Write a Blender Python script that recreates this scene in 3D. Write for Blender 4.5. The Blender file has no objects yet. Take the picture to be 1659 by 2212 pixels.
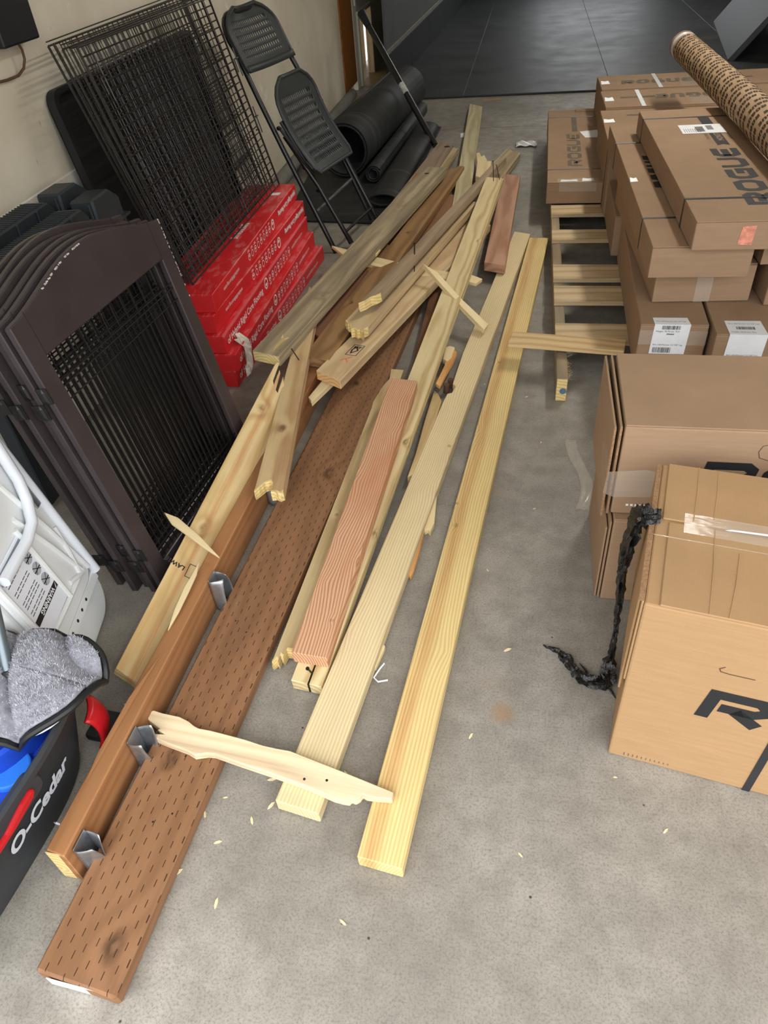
import bpy, bmesh, math, random
from mathutils import Vector, Matrix, Euler
random.seed(7)
sc = bpy.context.scene
COL = sc.collection

# ------------------------------------------------------------------ camera
cam_d = bpy.data.cameras.new('camera')
cam = bpy.data.objects.new('camera', cam_d)
COL.objects.link(cam)
cam_d.sensor_fit = 'VERTICAL'
cam_d.sensor_height = 36.0
cam_d.lens = 36.0 * 1560.0 / 2212.0
cam_d.clip_start = 0.05
CR, CU, CB = (0.984745, 0.158618, -0.071533), (-0.051057, 0.656413, 0.752672), (0.166343, -0.737538, 0.654498)
cam.matrix_world = Matrix(((CR[0], CU[0], CB[0], 0.0), (CR[1], CU[1], CB[1], 0.0), (CR[2], CU[2], CB[2], 1.395), (0, 0, 0, 1)))
sc.camera = cam

# ------------------------------------------------------------------ world, light, exposure
w = bpy.data.worlds.new('overcast_sky'); sc.world = w; w.use_nodes = True
bg = w.node_tree.nodes['Background']
bg.inputs['Color'].default_value = (0.95, 0.975, 1.0, 1)
# standard overcast sky: three times as bright overhead as at the horizon, all the way round
_n = w.node_tree.nodes; _l = w.node_tree.links
_tc = _n.new('ShaderNodeTexCoord'); _sx = _n.new('ShaderNodeSeparateXYZ'); _l.new(_tc.outputs['Generated'], _sx.inputs[0])
_mr = _n.new('ShaderNodeMapRange'); _l.new(_sx.outputs[2], _mr.inputs[0])
for _i, _v in enumerate((0.0, 1.0, 1.35, 4.05)): _mr.inputs[_i + 1].default_value = _v
_l.new(_mr.outputs[0], bg.inputs['Strength'])
sc.view_settings.view_transform = 'Standard'; sc.view_settings.look = 'None'
sc.view_settings.gamma = 1.0; sc.view_settings.use_curve_mapping = False
sc.view_settings.exposure = 0.72
pd = bpy.data.lights.new('door_opening_daylight', 'AREA')      # sampling portal in the open garage door
pd.shape = 'RECTANGLE'; pd.size = 6.1; pd.size_y = 2.4; pd.cycles.is_portal = True
po = bpy.data.objects.new('door_opening_daylight', pd); COL.objects.link(po)
po.location = (1.53, -0.25, 1.2); po.rotation_euler = (math.radians(90), 0, 0)

# ------------------------------------------------------------------ node helpers
def S(r, g, b):
    f = lambda c: (c / 255 / 12.92) if c / 255 <= 0.04045 else ((c / 255 + 0.055) / 1.055) ** 2.4
    return (f(r), f(g), f(b), 1.0)

class NT:
    def __init__(s, name):
        s.m = bpy.data.materials.new(name); s.m.use_nodes = True
        s.nt = s.m.node_tree; s.b = s.nt.nodes['Principled BSDF']
        s.tc = s.nt.nodes.new('ShaderNodeTexCoord')
    def n(s, t, **kw):
        nd = s.nt.nodes.new(t)
        for k, v in kw.items(): setattr(nd, k, v)
        return nd
    def l(s, a, b): s.nt.links.new(a, b)
    def inp(s, sock, v):
        if isinstance(v, bpy.types.NodeSocket): s.l(v, sock)
        else: sock.default_value = v
    def math(s, op, a, b=None, c=None):
        nd = s.n('ShaderNodeMath', operation=op)
        s.inp(nd.inputs[0], a)
        if b is not None: s.inp(nd.inputs[1], b)
        if c is not None: s.inp(nd.inputs[2], c)
        return nd.outputs[0]
    def map(s, scale=(1, 1, 1), loc=(0, 0, 0), src=None):
        nd = s.n('ShaderNodeMapping')
        s.l(src or s.tc.outputs['Object'], nd.inputs['Vector'])
        nd.inputs['Scale'].default_value = scale; nd.inputs['Location'].default_value = loc
        return nd.outputs[0]
    def noise(s, vec, scale=1.0, detail=3.0, rough=0.55):
        nd = s.n('ShaderNodeTexNoise')
        s.l(vec, nd.inputs['Vector']); nd.inputs['Scale'].default_value = scale
        nd.inputs['Detail'].default_value = detail; nd.inputs['Roughness'].default_value = rough
        return nd.outputs['Fac']
    def ramp(s, fac, stops):
        nd = s.n('ShaderNodeValToRGB'); s.l(fac, nd.inputs[0])
        el = nd.color_ramp.elements
        while len(el) < len(stops): el.new(0.5)
        for e, (p, c) in zip(el, stops): e.position = p; e.color = c if len(c) == 4 else (*c, 1)
        return nd.outputs[0]
    def rng(s, v, a, b, c=0.0, d=1.0):
        nd = s.n('ShaderNodeMapRange'); nd.clamp = True
        s.inp(nd.inputs[0], v)
        for i, x in enumerate((a, b, c, d)): nd.inputs[i + 1].default_value = x
        return nd.outputs[0]
    def mix(s, fac, a, b, mode='MIX'):
        nd = s.n('ShaderNodeMix', data_type='RGBA', blend_type=mode)
        s.inp(nd.inputs['Factor'], fac); s.inp(nd.inputs[6], a); s.inp(nd.inputs[7], b)
        return nd.outputs[2]
    def bump(s, hgt, strength=0.3, dist=0.002):
        nd = s.n('ShaderNodeBump'); s.l(hgt, nd.inputs['Height'])
        nd.inputs['Strength'].default_value = strength; nd.inputs['Distance'].default_value = dist
        s.l(nd.outputs[0], s.b.inputs['Normal'])
    def done(s, col, rough=0.6, metal=0.0, spec=0.5):
        s.inp(s.b.inputs['Base Color'], col); s.inp(s.b.inputs['Roughness'], rough)
        s.b.inputs['Metallic'].default_value = metal; s.b.inputs['Specular IOR Level'].default_value = spec
        return s.m

def plain(name, rgb, rough=0.5, metal=0.0, var=0.12, scale=12.0, bump=0.0, bscale=120.0, spec=0.4):
    t = NT(name); v = t.map()
    n = t.noise(v, scale, 4)
    c = S(*rgb)
    lo = tuple(x * (1 - var) for x in c[:3]) + (1,); hi = tuple(min(1, x * (1 + var)) for x in c[:3]) + (1,)
    col = t.mix(t.rng(n, 0.3, 0.7), lo, hi)
    if bump: t.bump(t.noise(v, bscale, 3), bump, 0.001)
    return t.done(col, rough, metal, spec)

def wood(name, light, dark, seed=0, freq=420.0, knots=(), grey=0.0, blot=None, stripe=None, incised=False, rough=0.62, contrast=0.75, rift=0, waves=()):
    rnd = random.Random(seed)
    t = NT(name); sep = t.n('ShaderNodeSeparateXYZ'); t.l(t.tc.outputs['Object'], sep.inputs[0])
    x, y, z = sep.outputs
    off = (rnd.uniform(0, 40), rnd.uniform(0, 40), rnd.uniform(0, 40))
    warp = t.noise(t.map((1.1, 5, 5), off), 1.0, 2)
    warp2 = t.noise(t.map((5.0, 16, 16), off), 1.0, 2)
    wv = t.math('ADD', t.math('MULTIPLY', warp, 0.034 if rift else 0.06), t.math('MULTIPLY', warp2, 0.004 if rift else 0.010))
    yc = rnd.uniform(-0.035, 0.035); zc = -rnd.uniform(0.06, 0.12)
    if rift: yc = 0.11 * rift; zc = -0.05
    yy = t.math('ADD', y, -yc); zz = t.math('ADD', z, -zc)
    r = t.math('SQRT', t.math('ADD', t.math('MULTIPLY', yy, yy), t.math('MULTIPLY', zz, zz)))
    r = t.math('ADD', r, wv)
    kfac = None
    for kx, ky, kr in knots:
        dx = t.math('MULTIPLY', t.math('ADD', x, -kx), 0.7); dy = t.math('ADD', y, -ky)
        d = t.math('SQRT', t.math('ADD', t.math('MULTIPLY', dx, dx), t.math('MULTIPLY', dy, dy)))
        infl = t.rng(d, 0.0, kr * 4.5, 1.0, 0.0)
        r = t.math('ADD', r, t.math('MULTIPLY', t.math('MULTIPLY', infl, infl), kr * 1.6))
        k = t.rng(d, kr * 0.35, kr * 1.25, 1.0, 0.0)
        kfac = k if kfac is None else t.math('MAXIMUM', kfac, k)
    for kx, ky, kr in waves:
        dx = t.math('MULTIPLY', t.math('ADD', x, -kx), 0.6); dy = t.math('ADD', y, -ky)
        d = t.math('SQRT', t.math('ADD', t.math('MULTIPLY', dx, dx), t.math('MULTIPLY', dy, dy)))
        infl = t.rng(d, 0.0, kr * 3.5, 1.0, 0.0)
        r = t.math('ADD', r, t.math('MULTIPLY', t.math('MULTIPLY', infl, infl), kr * 0.5))
    s = t.math('SINE', t.math('ADD', t.math('MULTIPLY', r, freq), t.math('MULTIPLY', t.noise(t.map((2.5, 30, 30), off), 1.0, 2), 4.0)))
    s = t.rng(s, -0.9, 1.0)
    s = t.math('POWER', s, 1.6)
    fib = t.noise(t.map((6, 260, 260), off), 1.0, 3, 0.7)
    f = t.math('ADD', t.math('MULTIPLY', s, contrast), t.math('MULTIPLY', t.math('SUBTRACT', fib, 0.35), 0.55))
    col = t.mix(t.rng(f, 0.0, 1.0), S(*light), S(*dark))
    if stripe:
        sy, sw, sc_ = stripe
        q = t.math('ABSOLUTE', t.math('ADD', t.math('ADD', y, -sy), t.math('MULTIPLY', t.math('SUBTRACT', warp, 0.5), 0.03)))
        col = t.mix(t.math('MULTIPLY', t.rng(q, sw * 0.3, sw * 1.2, 0.9, 0.0), t.rng(fib, 0.25, 0.6, 0.45, 1.0)), col, t.mix(t.rng(f, 0, 1), S(*sc_), S(*[c * 0.8 for c in sc_])))
    bl = t.noise(t.map((2.0, 7, 7), (off[1], off[0], 3)), 1.0, 4)
    if blot: col = t.mix(t.rng(bl, 0.48, 0.68, 0, 0.8), col, S(*blot))
    else: col = t.mix(t.rng(bl, 0.4, 0.75, 0, 0.22), col, S(*[c * 0.72 for c in dark]))
    if grey: col = t.mix(t.rng(t.noise(t.map((1.5, 20, 20), off), 1, 4), 0.35, 0.65, 0, grey), col, S(118, 108, 92))
    hgt = t.math('ADD', fib, t.math('MULTIPLY', s, 0.4))
    if kfac is not None:
        kn = t.noise(t.map((60, 90, 90), off), 1, 2)
        col = t.mix(t.math('MULTIPLY', kfac, t.rng(t.math('ADD', kn, t.math('MULTIPLY', s, 0.3)), 0.3, 0.75, 0.25, 0.9)), col, S(*[c * 0.66 for c in dark]))
    if incised:
        # rows of short knife slits, staggered row by row
        row = t.math('MULTIPLY', y, 1 / 0.0175)
        ri = t.math('FLOOR', row); rf = t.math('SUBTRACT', row, ri)
        xs = t.math('ADD', t.math('MULTIPLY', x, 1 / 0.036), t.math('MULTIPLY', ri, 0.37))
        xi = t.math('FLOOR', xs); xf = t.math('SUBTRACT', xs, xi)
        jit = t.n('ShaderNodeTexWhiteNoise', noise_dimensions='2D'); cmb = t.n('ShaderNodeCombineXYZ')
        t.l(ri, cmb.inputs[0]); t.l(xi, cmb.inputs[1]); t.l(cmb.outputs[0], jit.inputs['Vector'])
        rf2 = t.math('ADD', rf, t.math('MULTIPLY', t.math('SUBTRACT', jit.outputs['Value'], 0.5), 0.35))
        a = t.rng(t.math('ABSOLUTE', t.math('SUBTRACT', rf2, 0.5)), 0.036, 0.06, 1, 0)
        b2 = t.rng(t.math('ABSOLUTE', t.math('SUBTRACT', xf, 0.5)), 0.17, 0.21, 1, 0)
        slit = t.math('MULTIPLY', t.math('MULTIPLY', a, b2), t.rng(z, -0.006, -0.005))
        col = t.mix(slit, col, S(58, 36, 20))
        hgt = t.math('SUBTRACT', hgt, t.math('MULTIPLY', slit, 3.0))
        dirt = t.noise(t.map((5, 12, 12), (4, 9, 2)), 1, 5)
        col = t.mix(t.rng(dirt, 0.66, 0.76, 0, 0.5), col, S(190, 165, 140))
    t.bump(hgt, 0.25, 0.0012)
    return t.done(col, rough, 0, 0.3)

def cardboard(name, rgb, rough=0.8):
    t = NT(name); v = t.map()
    n = t.noise(t.map((3, 3, 40)), 3, 4); n2 = t.noise(v, 2.5, 4); fl = t.noise(t.map((400, 400, 400)), 1, 2)
    c = S(*rgb)
    col = t.mix(t.rng(n, 0.3, 0.7), tuple(q * 0.93 for q in c[:3]) + (1,), tuple(q * 1.06 for q in c[:3]) + (1,))
    col = t.mix(t.rng(n2, 0.45, 0.75, 0, 0.35), col, tuple(q * 0.82 for q in c[:3]) + (1,))
    col = t.mix(t.rng(fl, 0.55, 0.7, 0, 0.12), col, tuple(q * 0.6 for q in c[:3]) + (1,))
    wv = t.n('ShaderNodeTexWave'); t.l(v, wv.inputs['Vector']); wv.inputs['Scale'].default_value = 45; wv.inputs['Distortion'].default_value = 1.5
    t.bump(t.math('ADD', t.math('MULTIPLY', wv.outputs['Fac'], 0.4), t.noise(v, 30, 3)), 0.12, 0.001)
    return t.done(col, rough, 0, 0.25)

# ------------------------------------------------------------------ mesh helpers
class MB:
    def __init__(s): s.v = []; s.f = []; s.mi = []
    def add(s, vs, fs, M=None, mi=0):
        o = len(s.v)
        s.v += [tuple(M @ Vector(p)) if M else tuple(p) for p in vs]
        s.f += [tuple(i + o for i in f) for f in fs]; s.mi += [mi] * len(fs)
        return s
    def box(s, x0, x1, y0, y1, z0, z1, M=None, mi=0):
        return s.add([(x0, y0, z0), (x1, y0, z0), (x1, y1, z0), (x0, y1, z0), (x0, y0, z1), (x1, y0, z1), (x1, y1, z1), (x0, y1, z1)],
                     [(3, 2, 1, 0), (4, 5, 6, 7), (0, 1, 5, 4), (1, 2, 6, 5), (2, 3, 7, 6), (3, 0, 4, 7)], M, mi)
    def prism(s, poly, z0, z1, M=None, mi=0, mside=None):
        n = len(poly); vs = [(x, y, z0) for x, y in poly] + [(x, y, z1) for x, y in poly]
        s.add(vs, [tuple(range(n))[::-1], tuple(range(n, 2 * n))], M, mi)
        o = len(s.v) - 2 * n
        s.f += [(o + i, o + (i + 1) % n, o + n + (i + 1) % n, o + n + i) for i in range(n)]
        s.mi += [mi if mside is None else mside] * n
        return s
    def tube(s, path, r, n=6, M=None, mi=0, closed=False, rs=None):
        P = [Vector(p) for p in path]; k = len(P); vs = []; prev = None
        for i, p in enumerate(P):
            if closed: d = (P[(i + 1) % k] - P[i - 1])
            else: d = (P[min(i + 1, k - 1)] - P[max(i - 1, 0)])
            d.normalize()
            if prev is None:
                a = Vector((0, 0, 1)) if abs(d.z) < 0.9 else Vector((1, 0, 0))
                u = d.cross(a).normalized()
            else: u = (prev - d * prev.dot(d)).normalized()
            prev = u; q = d.cross(u); rr = rs[i] if rs else r
            vs += [p + (u * math.cos(2 * math.pi * j / n) + q * math.sin(2 * math.pi * j / n)) * rr for j in range(n)]
        fs = []
        for i in range(k if closed else k - 1):
            a = i * n; b = ((i + 1) % k) * n
            fs += [(a + j, a + (j + 1) % n, b + (j + 1) % n, b + j) for j in range(n)]
        if not closed: fs += [tuple(range(n))[::-1], tuple((k - 1) * n + j for j in range(n))]
        return s.add(vs, fs, M, mi)
    def grid(s, fn, nu, nv, M=None, mi=0, skip=None, wrap_u=False):
        vs = [fn(i / nu, j / nv) for j in range(nv + 1) for i in range(nu + 1)]
        fs = [(j * (nu + 1) + i, j * (nu + 1) + i + 1, (j + 1) * (nu + 1) + i + 1, (j + 1) * (nu + 1) + i)
              for j in range(nv) for i in range(nu) if not (skip and skip(i, j))]
        return s.add(vs, fs, M, mi)
    def quad(s, a, b, c, d, mi=0, M=None): return s.add([a, b, c, d], [(0, 1, 2, 3)], M, mi)

def obj(name, mb, mats, parent=None, smooth=False, bevel=0.0, seg=1, solid=0.0, M=None, kind=None, label=None, fixn=True):
    me = mb if isinstance(mb, bpy.types.Mesh) else None
    if me is None:
        me = bpy.data.meshes.new(name); me.from_pydata(mb.v, [], mb.f)
        if fixn:
            bm = bmesh.new(); bm.from_mesh(me); bmesh.ops.recalc_face_normals(bm, faces=bm.faces); bm.to_mesh(me); bm.free()
        me.polygons.foreach_set('material_index', mb.mi)
    if not isinstance(mats, (list, tuple)): mats = [mats]
    if len(me.materials) == 0:
        for m in mats: me.materials.append(m)
    if smooth:
        me.polygons.foreach_set('use_smooth', [True] * len(me.polygons))
        try: me.set_sharp_from_angle(angle=math.radians(40))
        except Exception: pass
    o = bpy.data.objects.new(name, me); COL.objects.link(o)
    if M is not None: o.matrix_local = M
    if parent is not None: o.parent = parent
    if solid: md = o.modifiers.new('solidify', 'SOLIDIFY'); md.thickness = solid; md.offset = 0
    if bevel: md = o.modifiers.new('bevel', 'BEVEL'); md.width = bevel; md.segments = seg; md.limit_method = 'ANGLE'; md.angle_limit = math.radians(40)
    if kind: o['kind'] = kind
    if label: o['label'] = label
    return o
def tag(o, label, cat, group=None):
    o['label'] = label; o['category'] = cat
    if group: o['group'] = group
    return o
def thing(name, label, cat, M=None, group=None):
    o = bpy.data.objects.new(name, None); COL.objects.link(o); o.empty_display_size = 0.05
    if M is not None: o.matrix_local = M
    return tag(o, label, cat, group)
def struct(name, mb, mats, **k):
    o = obj(name, mb, mats, **k); o['kind'] = 'structure'; return o
def frame(o, x, y=None, z=None):
    X = Vector(x).normalized()
    if z is not None: Z = Vector(z); Z = (Z - X * Z.dot(X)).normalized(); Y = Z.cross(X)
    else: Y = Vector(y); Y = (Y - X * Y.dot(X)).normalized(); Z = X.cross(Y)
    return Matrix(((X.x, Y.x, Z.x, o[0]), (X.y, Y.y, Z.y, o[1]), (X.z, Y.z, Z.z, o[2]), (0, 0, 0, 1)))
def yawM(x, y, z, a): return Matrix.Translation((x, y, z)) @ Matrix.Rotation(a, 4, 'Z')

def text_mb(body, size, bold=0.0, shear=0.0, align='LEFT', res=3):
    cu = bpy.data.curves.new('txt', 'FONT'); cu.body = body; cu.size = size; cu.offset = bold; cu.shear = shear
    cu.align_x = align; cu.resolution_u = res
    ob = bpy.data.objects.new('txt', cu); COL.objects.link(ob)
    dg = bpy.context.evaluated_depsgraph_get()
    me = bpy.data.meshes.new_from_object(ob.evaluated_get(dg))
    mb = MB(); mb.add([tuple(v.co) for v in me.vertices], [tuple(p.vertices) for p in me.polygons])
    bpy.data.objects.remove(ob); bpy.data.curves.remove(cu); bpy.data.meshes.remove(me)
    return mb
def merge(dst, src, M): dst.add(src.v, src.f, M); return dst

def stroke(mb, pts, th, closed=False, lift=0.0):
    """flat thick polyline with mitred corners in the XY plane"""
    P = [Vector((p[0], p[1])) for p in pts]; k = len(P); L = []; Rr = []
    for i in range(k):
        a = P[i - 1] if (i > 0 or closed) else None; b = P[(i + 1) % k] if (i < k - 1 or closed) else None
        d1 = (P[i] - a).normalized() if a is not None else None; d2 = (b - P[i]).normalized() if b is not None else None
        if d1 is None: d1 = d2
        if d2 is None: d2 = d1
        n1 = Vector((-d1.y, d1.x)); n2 = Vector((-d2.y, d2.x)); m = (n1 + n2).normalized()
        q = th / 2 / max(0.45, m.dot(n1)); L.append(P[i] + m * q); Rr.append(P[i] - m * q)
    vs = [(p.x, p.y, lift) for p in L] + [(p.x, p.y, lift) for p in Rr]
    fs = [(i, (i + 1) % k, k + (i + 1) % k, k + i) for i in range(k if closed else k - 1)]
    mb.add(vs, fs)
def logo_mb(W, H, shear=0.12):
    """the wide block lettering R O G U E, overall W x H"""
    mb = MB(); cw = W / 5.35; th = H * 0.27; h2 = th / 2; y0, y1 = h2, H - h2; ym = H * 0.46
    def put(i, strokes):
        x0 = i * cw * 1.09; lw = cw * 0.98
        tmp = MB()
        for pts, cl in strokes: stroke(tmp, [(x0 + h2 + px * (lw - th), y0 + py * (y1 - y0)) for px, py in pts], th, cl)
        mb.add([(x + shear * y, y, 0) for x, y, z in tmp.v], tmp.f)
    c = 0.16; d = 0.3
    put(0, [([(0, -0.16), (0, 1), (1 - c, 1), (1, 1 - d * .6), (1, 0.46 + d * .45), (1 - c, 0.44), (0.2, 0.44)], False), ([(0.5, 0.4), (1.02, -0.1)], False)])
    put(1, [([(c, 0), (1 - c, 0), (1, d), (1, 1 - d), (1 - c, 1), (c, 1), (0, 1 - d), (0, d)], True)])
    put(2, [([(1.02, 1), (c, 1), (0, 1 - d), (0, d), (c, 0), (1, 0), (1, 0.5), (0.5, 0.5)], False)])
    put(3, [([(0, 1.16), (0, d), (c, 0), (1 - c, 0), (1, d), (1, 1.16)], False)])
    put(4, [([(1.04, 1), (c, 1), (0, 1 - d), (0, d), (c, 0), (1.04, 0)], False), ([(0, 0.5), (0.92, 0.5)], False)])
    return mb
# ------------------------------------------------------------------ shared materials
def concrete():
    t = NT('concrete'); v = t.map()
    n1 = t.noise(v, 1.3, 6, 0.6); n2 = t.noise(v, 14, 6, 0.65); n3 = t.noise(v, 210, 5, 0.8)
    col = t.ramp(n1, [(0.3, S(122, 116, 107)), (0.5, S(150, 144, 134)), (0.72, S(172, 166, 155))])
    col = t.mix(t.rng(n2, 0.38, 0.68, 0, 0.6), col, S(116, 110, 100))
    col = t.mix(t.rng(n3, 0.47, 0.66, 0, 0.62), col, S(84, 79, 72))
    pit = t.n('ShaderNodeTexVoronoi'); t.l(v, pit.inputs['Vector']); pit.inputs['Scale'].default_value = 17
    pm = t.math('MULTIPLY', t.rng(pit.outputs['Distance'], 0.03, 0.06, 1, 0), t.rng(t.noise(v, 5, 2), 0.5, 0.56))
    col = t.mix(pm, col, S(60, 55, 50))
    st = t.noise(t.map((1, 1, 1), (9, 2, 0)), 2.2, 3)
    col = t.mix(t.rng(st, 0.66, 0.74, 0, 0.35), col, S(140, 112, 84))       # rusty stains
    wh = t.noise(t.map((1, 1, 1), (3, 7, 0)), 4.5, 6, 0.7)
    col = t.mix(t.rng(wh, 0.66, 0.75, 0, 0.4), col, S(205, 203, 198))
    for ang, off in ((0.5, 0), (1.9, 11)):
        mp = t.n('ShaderNodeMapping'); t.l(t.tc.outputs['Object'], mp.inputs['Vector'])
        mp.inputs['Rotation'].default_value = (0, 0, ang); mp.inputs['Scale'].default_value = (5.0, 120, 1); mp.inputs['Location'].default_value = (off, off, 0)
        sc_ = t.noise(mp.outputs[0], 1, 2)
        col = t.mix(t.rng(sc_, 0.7, 0.8, 0, 0.3), col, S(104, 98, 90))
    sep = t.n('ShaderNodeSeparateXYZ'); t.l(t.tc.outputs['Object'], sep.inputs[0])
    for sx_, sy_, sr_, sc_ in ((0.015, 0.925, 0.035, (150, 112, 74)), (-0.05, 2.05, 0.05, (132, 110, 88)), (0.10, 1.80, 0.03, (120, 112, 100))):   # single rust and dirt spots
        dx = t.math('ADD', sep.outputs[0], -sx_); dy = t.math('ADD', sep.outputs[1], -sy_)
        dd = t.math('ADD', t.math('SQRT', t.math('ADD', t.math('MULTIPLY', dx, dx), t.math('MULTIPLY', dy, dy))), t.math('MULTIPLY', t.math('SUBTRACT', n2, 0.5), 0.04))
        col = t.mix(t.rng(dd, sr_ * 0.4, sr_, 0.55, 0), col, S(*sc_))
    crk = t.math('ABSOLUTE', t.math('ADD', t.math('ADD', sep.outputs[1], -5.86), t.math('MULTIPLY', t.math('SUBTRACT', t.noise(t.map((2.5, 0, 0)), 1.0, 5), 0.5), -0.35)))
    col = t.mix(t.rng(crk, 0.003, 0.012, 0.55, 0), col, S(66, 62, 56))       # hairline crack across the slab
    t.bump(t.math('ADD', n2, t.math('MULTIPLY', n3, 0.6)), 0.22, 0.002)
    return t.done(col, t.rng(n2, 0.3, 0.7, 0.48, 0.66), 0, 0.45)
M_CONC = concrete()
def drywall():
    t = NT('cream_plaster'); v = t.map()
    n1 = t.noise(v, 2.0, 5); n2 = t.noise(v, 60, 3)
    col = t.mix(t.rng(n1, 0.3, 0.7), S(196, 186, 164), S(222, 214, 196))
    col = t.mix(t.rng(t.noise(t.map((1, 1, 1), (5, 3, 1)), 5, 5, 0.7), 0.62, 0.68, 0, 0.5), col, S(236, 232, 222))
    col = t.mix(t.rng(t.noise(t.map((1, 9, 3), (2, 8, 4)), 4, 3), 0.72, 0.75, 0, 0.45), col, S(126, 116, 100))
    t.bump(t.math('ADD', n2, t.math('MULTIPLY', n1, 3)), 0.15, 0.002)
    return t.done(col, 0.75, 0, 0.3)
M_WALL = drywall()
M_STEM = plain('whitewashed_stem', (214, 208, 196), 0.85, var=0.12, scale=9, bump=0.5, bscale=60)
M_DARKW = plain('dark_grey_wall', (84, 86, 88), 0.7, var=0.08, scale=4)
M_BLACKBASE = plain('black_rubber_base', (28, 31, 34), 0.6, var=0.15, scale=6)
M_LEDGE = plain('grey_ledge', (120, 118, 110), 0.8, var=0.2, scale=20)
M_CEIL = plain('ceiling_white', (214, 210, 200), 0.9)
def rubber(name, rgb, rough, hi=1.35):
    t = NT(name); v = t.map()
    n = t.noise(v, 3, 6, 0.65); sp = t.noise(v, 220, 2)
    c = S(*rgb); lo = tuple(q * 0.75 for q in c[:3]) + (1,); h_ = tuple(q * hi for q in c[:3]) + (1,)
    col = t.mix(t.rng(n, 0.3, 0.7), lo, h_)
    col = t.mix(t.rng(t.noise(t.map((1.2, 8, 1)), 2, 5, 0.7), 0.55, 0.75, 0, 0.35), col, S(96, 98, 98))
    t.bump(sp, 0.15, 0.001)
    return t.done(col, t.rng(n, 0.3, 0.7, rough, rough + 0.15), 0, 0.4)
M_MATF = rubber('gym_floor_rubber', (50, 53, 55), 0.42)
M_RUB = rubber('rolled_rubber', (30, 32, 32), 0.55, 1.25)
M_BLKPL = plain('black_plastic', (26, 27, 29), 0.45, var=0.15, scale=30)
M_BLKMET = plain('black_painted_steel', (24, 24, 25), 0.32, var=0.1, spec=0.5)
M_WIRE = plain('black_wire', (38, 32, 28), 0.38, var=0.25, scale=40, spec=0.55)
M_STEEL = plain('galvanised_steel', (176, 180, 184), 0.38, 0.85, var=0.18, scale=40, bump=0.1)
M_NAIL = plain('dark_nail', (48, 40, 36), 0.45, 0.7)
M_WHITE = plain('white_paper', (236, 238, 240), 0.6, var=0.04, scale=20)
M_INK = plain('black_ink', (34, 34, 36), 0.6, var=0.1)
M_INKF = plain('faded_ink', (104, 92, 76), 0.75, var=0.2)
M_WINK = plain('white_ink', (238, 226, 224), 0.6, var=0.05)
def clear_tape():
    t = NT('clear_tape'); b = t.b
    b.inputs['Base Color'].default_value = (0.9, 0.82, 0.7, 1); b.inputs['Roughness'].default_value = 0.12
    b.inputs['Alpha'].default_value = 0.13; b.inputs['Specular IOR Level'].default_value = 0.8
    t.bump(t.noise(t.map((14, 60, 14)), 1, 3), 0.4, 0.004)
    return t.m
M_TAPE = clear_tape()
M_SHINE = plain('silver_white_tape', (228, 230, 230), 0.25, var=0.08, bump=0.3, bscale=60)

# ------------------------------------------------------------------ the room
WX = -1.53
struct('floor', MB().box(-1.7, 4.7, -0.2, 14.1, -0.12, 0.0), M_CONC)
struct('driveway', MB().box(-9, 12, -14, -0.201, -0.14, -0.004), M_CONC)
struct('wall_left', MB().box(WX - 0.12, WX, -0.2, 7.0, 0.0, 2.8).box(WX - 0.12, WX, 8.6, 14.1, 0, 2.8).box(WX - 0.12, WX, 7.0, 8.6, 2.05, 2.8), M_WALL)
struct('trim_2', MB().box(WX - 0.05, WX + 0.004, -0.2, 2.75, 0.0, 0.73), M_STEM, bevel=0.004)
struct('baseboard_left', MB().tube([(WX + 0.035, 3.7, 0.045), (WX + 0.035, 6.95, 0.045)], 0.042, 12), M_LEDGE, smooth=True)
struct('wall_right', MB().box(4.6, 4.72, -0.2, 14.1, 0, 2.8), M_WALL)
struct('wall_back', MB().box(-1.7, 0.1, 14.0, 14.12, 0, 2.8).box(1.7, 4.7, 14.0, 14.12, 0, 2.8).box(0.1, 1.7, 14.0, 14.12, 0, 0.85).box(0.1, 1.7, 14.0, 14.12, 2.15, 2.8), M_DARKW)
struct('wall_front', MB().box(-1.7, 4.7, -0.22, -0.1, 2.4, 2.8).box(-1.7, WX + 0.02, -0.22, -0.1, 0, 2.4).box(4.58, 4.7, -0.22, -0.1, 0, 2.4), M_WALL)
struct('ceiling', MB().box(-1.7, 4.72, -0.22, 14.12, 2.8, 2.9), M_CEIL)
# brown jamb, cream door with its low pet door
M_JAMB = wood('jamb_wood', (150, 96, 44), (112, 66, 28), 91, 300)
struct('trim_1', MB().box(WX - 0.1, WX + 0.012, 6.84, 7.33, 0.07, 2.1), M_JAMB, bevel=0.004)
M_DOOR = plain('cream_door_paint', (206, 204, 186), 0.5, var=0.06, scale=5)
d = struct('door_1', MB().box(-1.56, -1.515, 7.33, 7.50, 0.0, 2.05).box(-1.56, -1.515, 8.10, 8.6, 0.0, 2.05).box(-1.56, -1.515, 7.50, 8.10, 0.545, 2.05), M_DOOR, bevel=0.003)
for y_ in (7.42, 8.4): obj('molding', MB().box(-1.517, -1.503, y_, y_ + 0.022, 0.62, 1.9), M_DOOR, d, bevel=0.003)
obj('pet_door_frame', MB().prism([(7.47, 0.0), (7.505, 0.0), (7.505, 0.54), (8.095, 0.54), (8.095, 0.0), (8.13, 0.0), (8.13, 0.575), (7.47, 0.575)], -1.52, -1.495, Matrix(((0, 0, 1, 0), (1, 0, 0, 0), (0, 1, 0, 0), (0, 0, 0, 1)))), M_DOOR, d, bevel=0.004)
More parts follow.
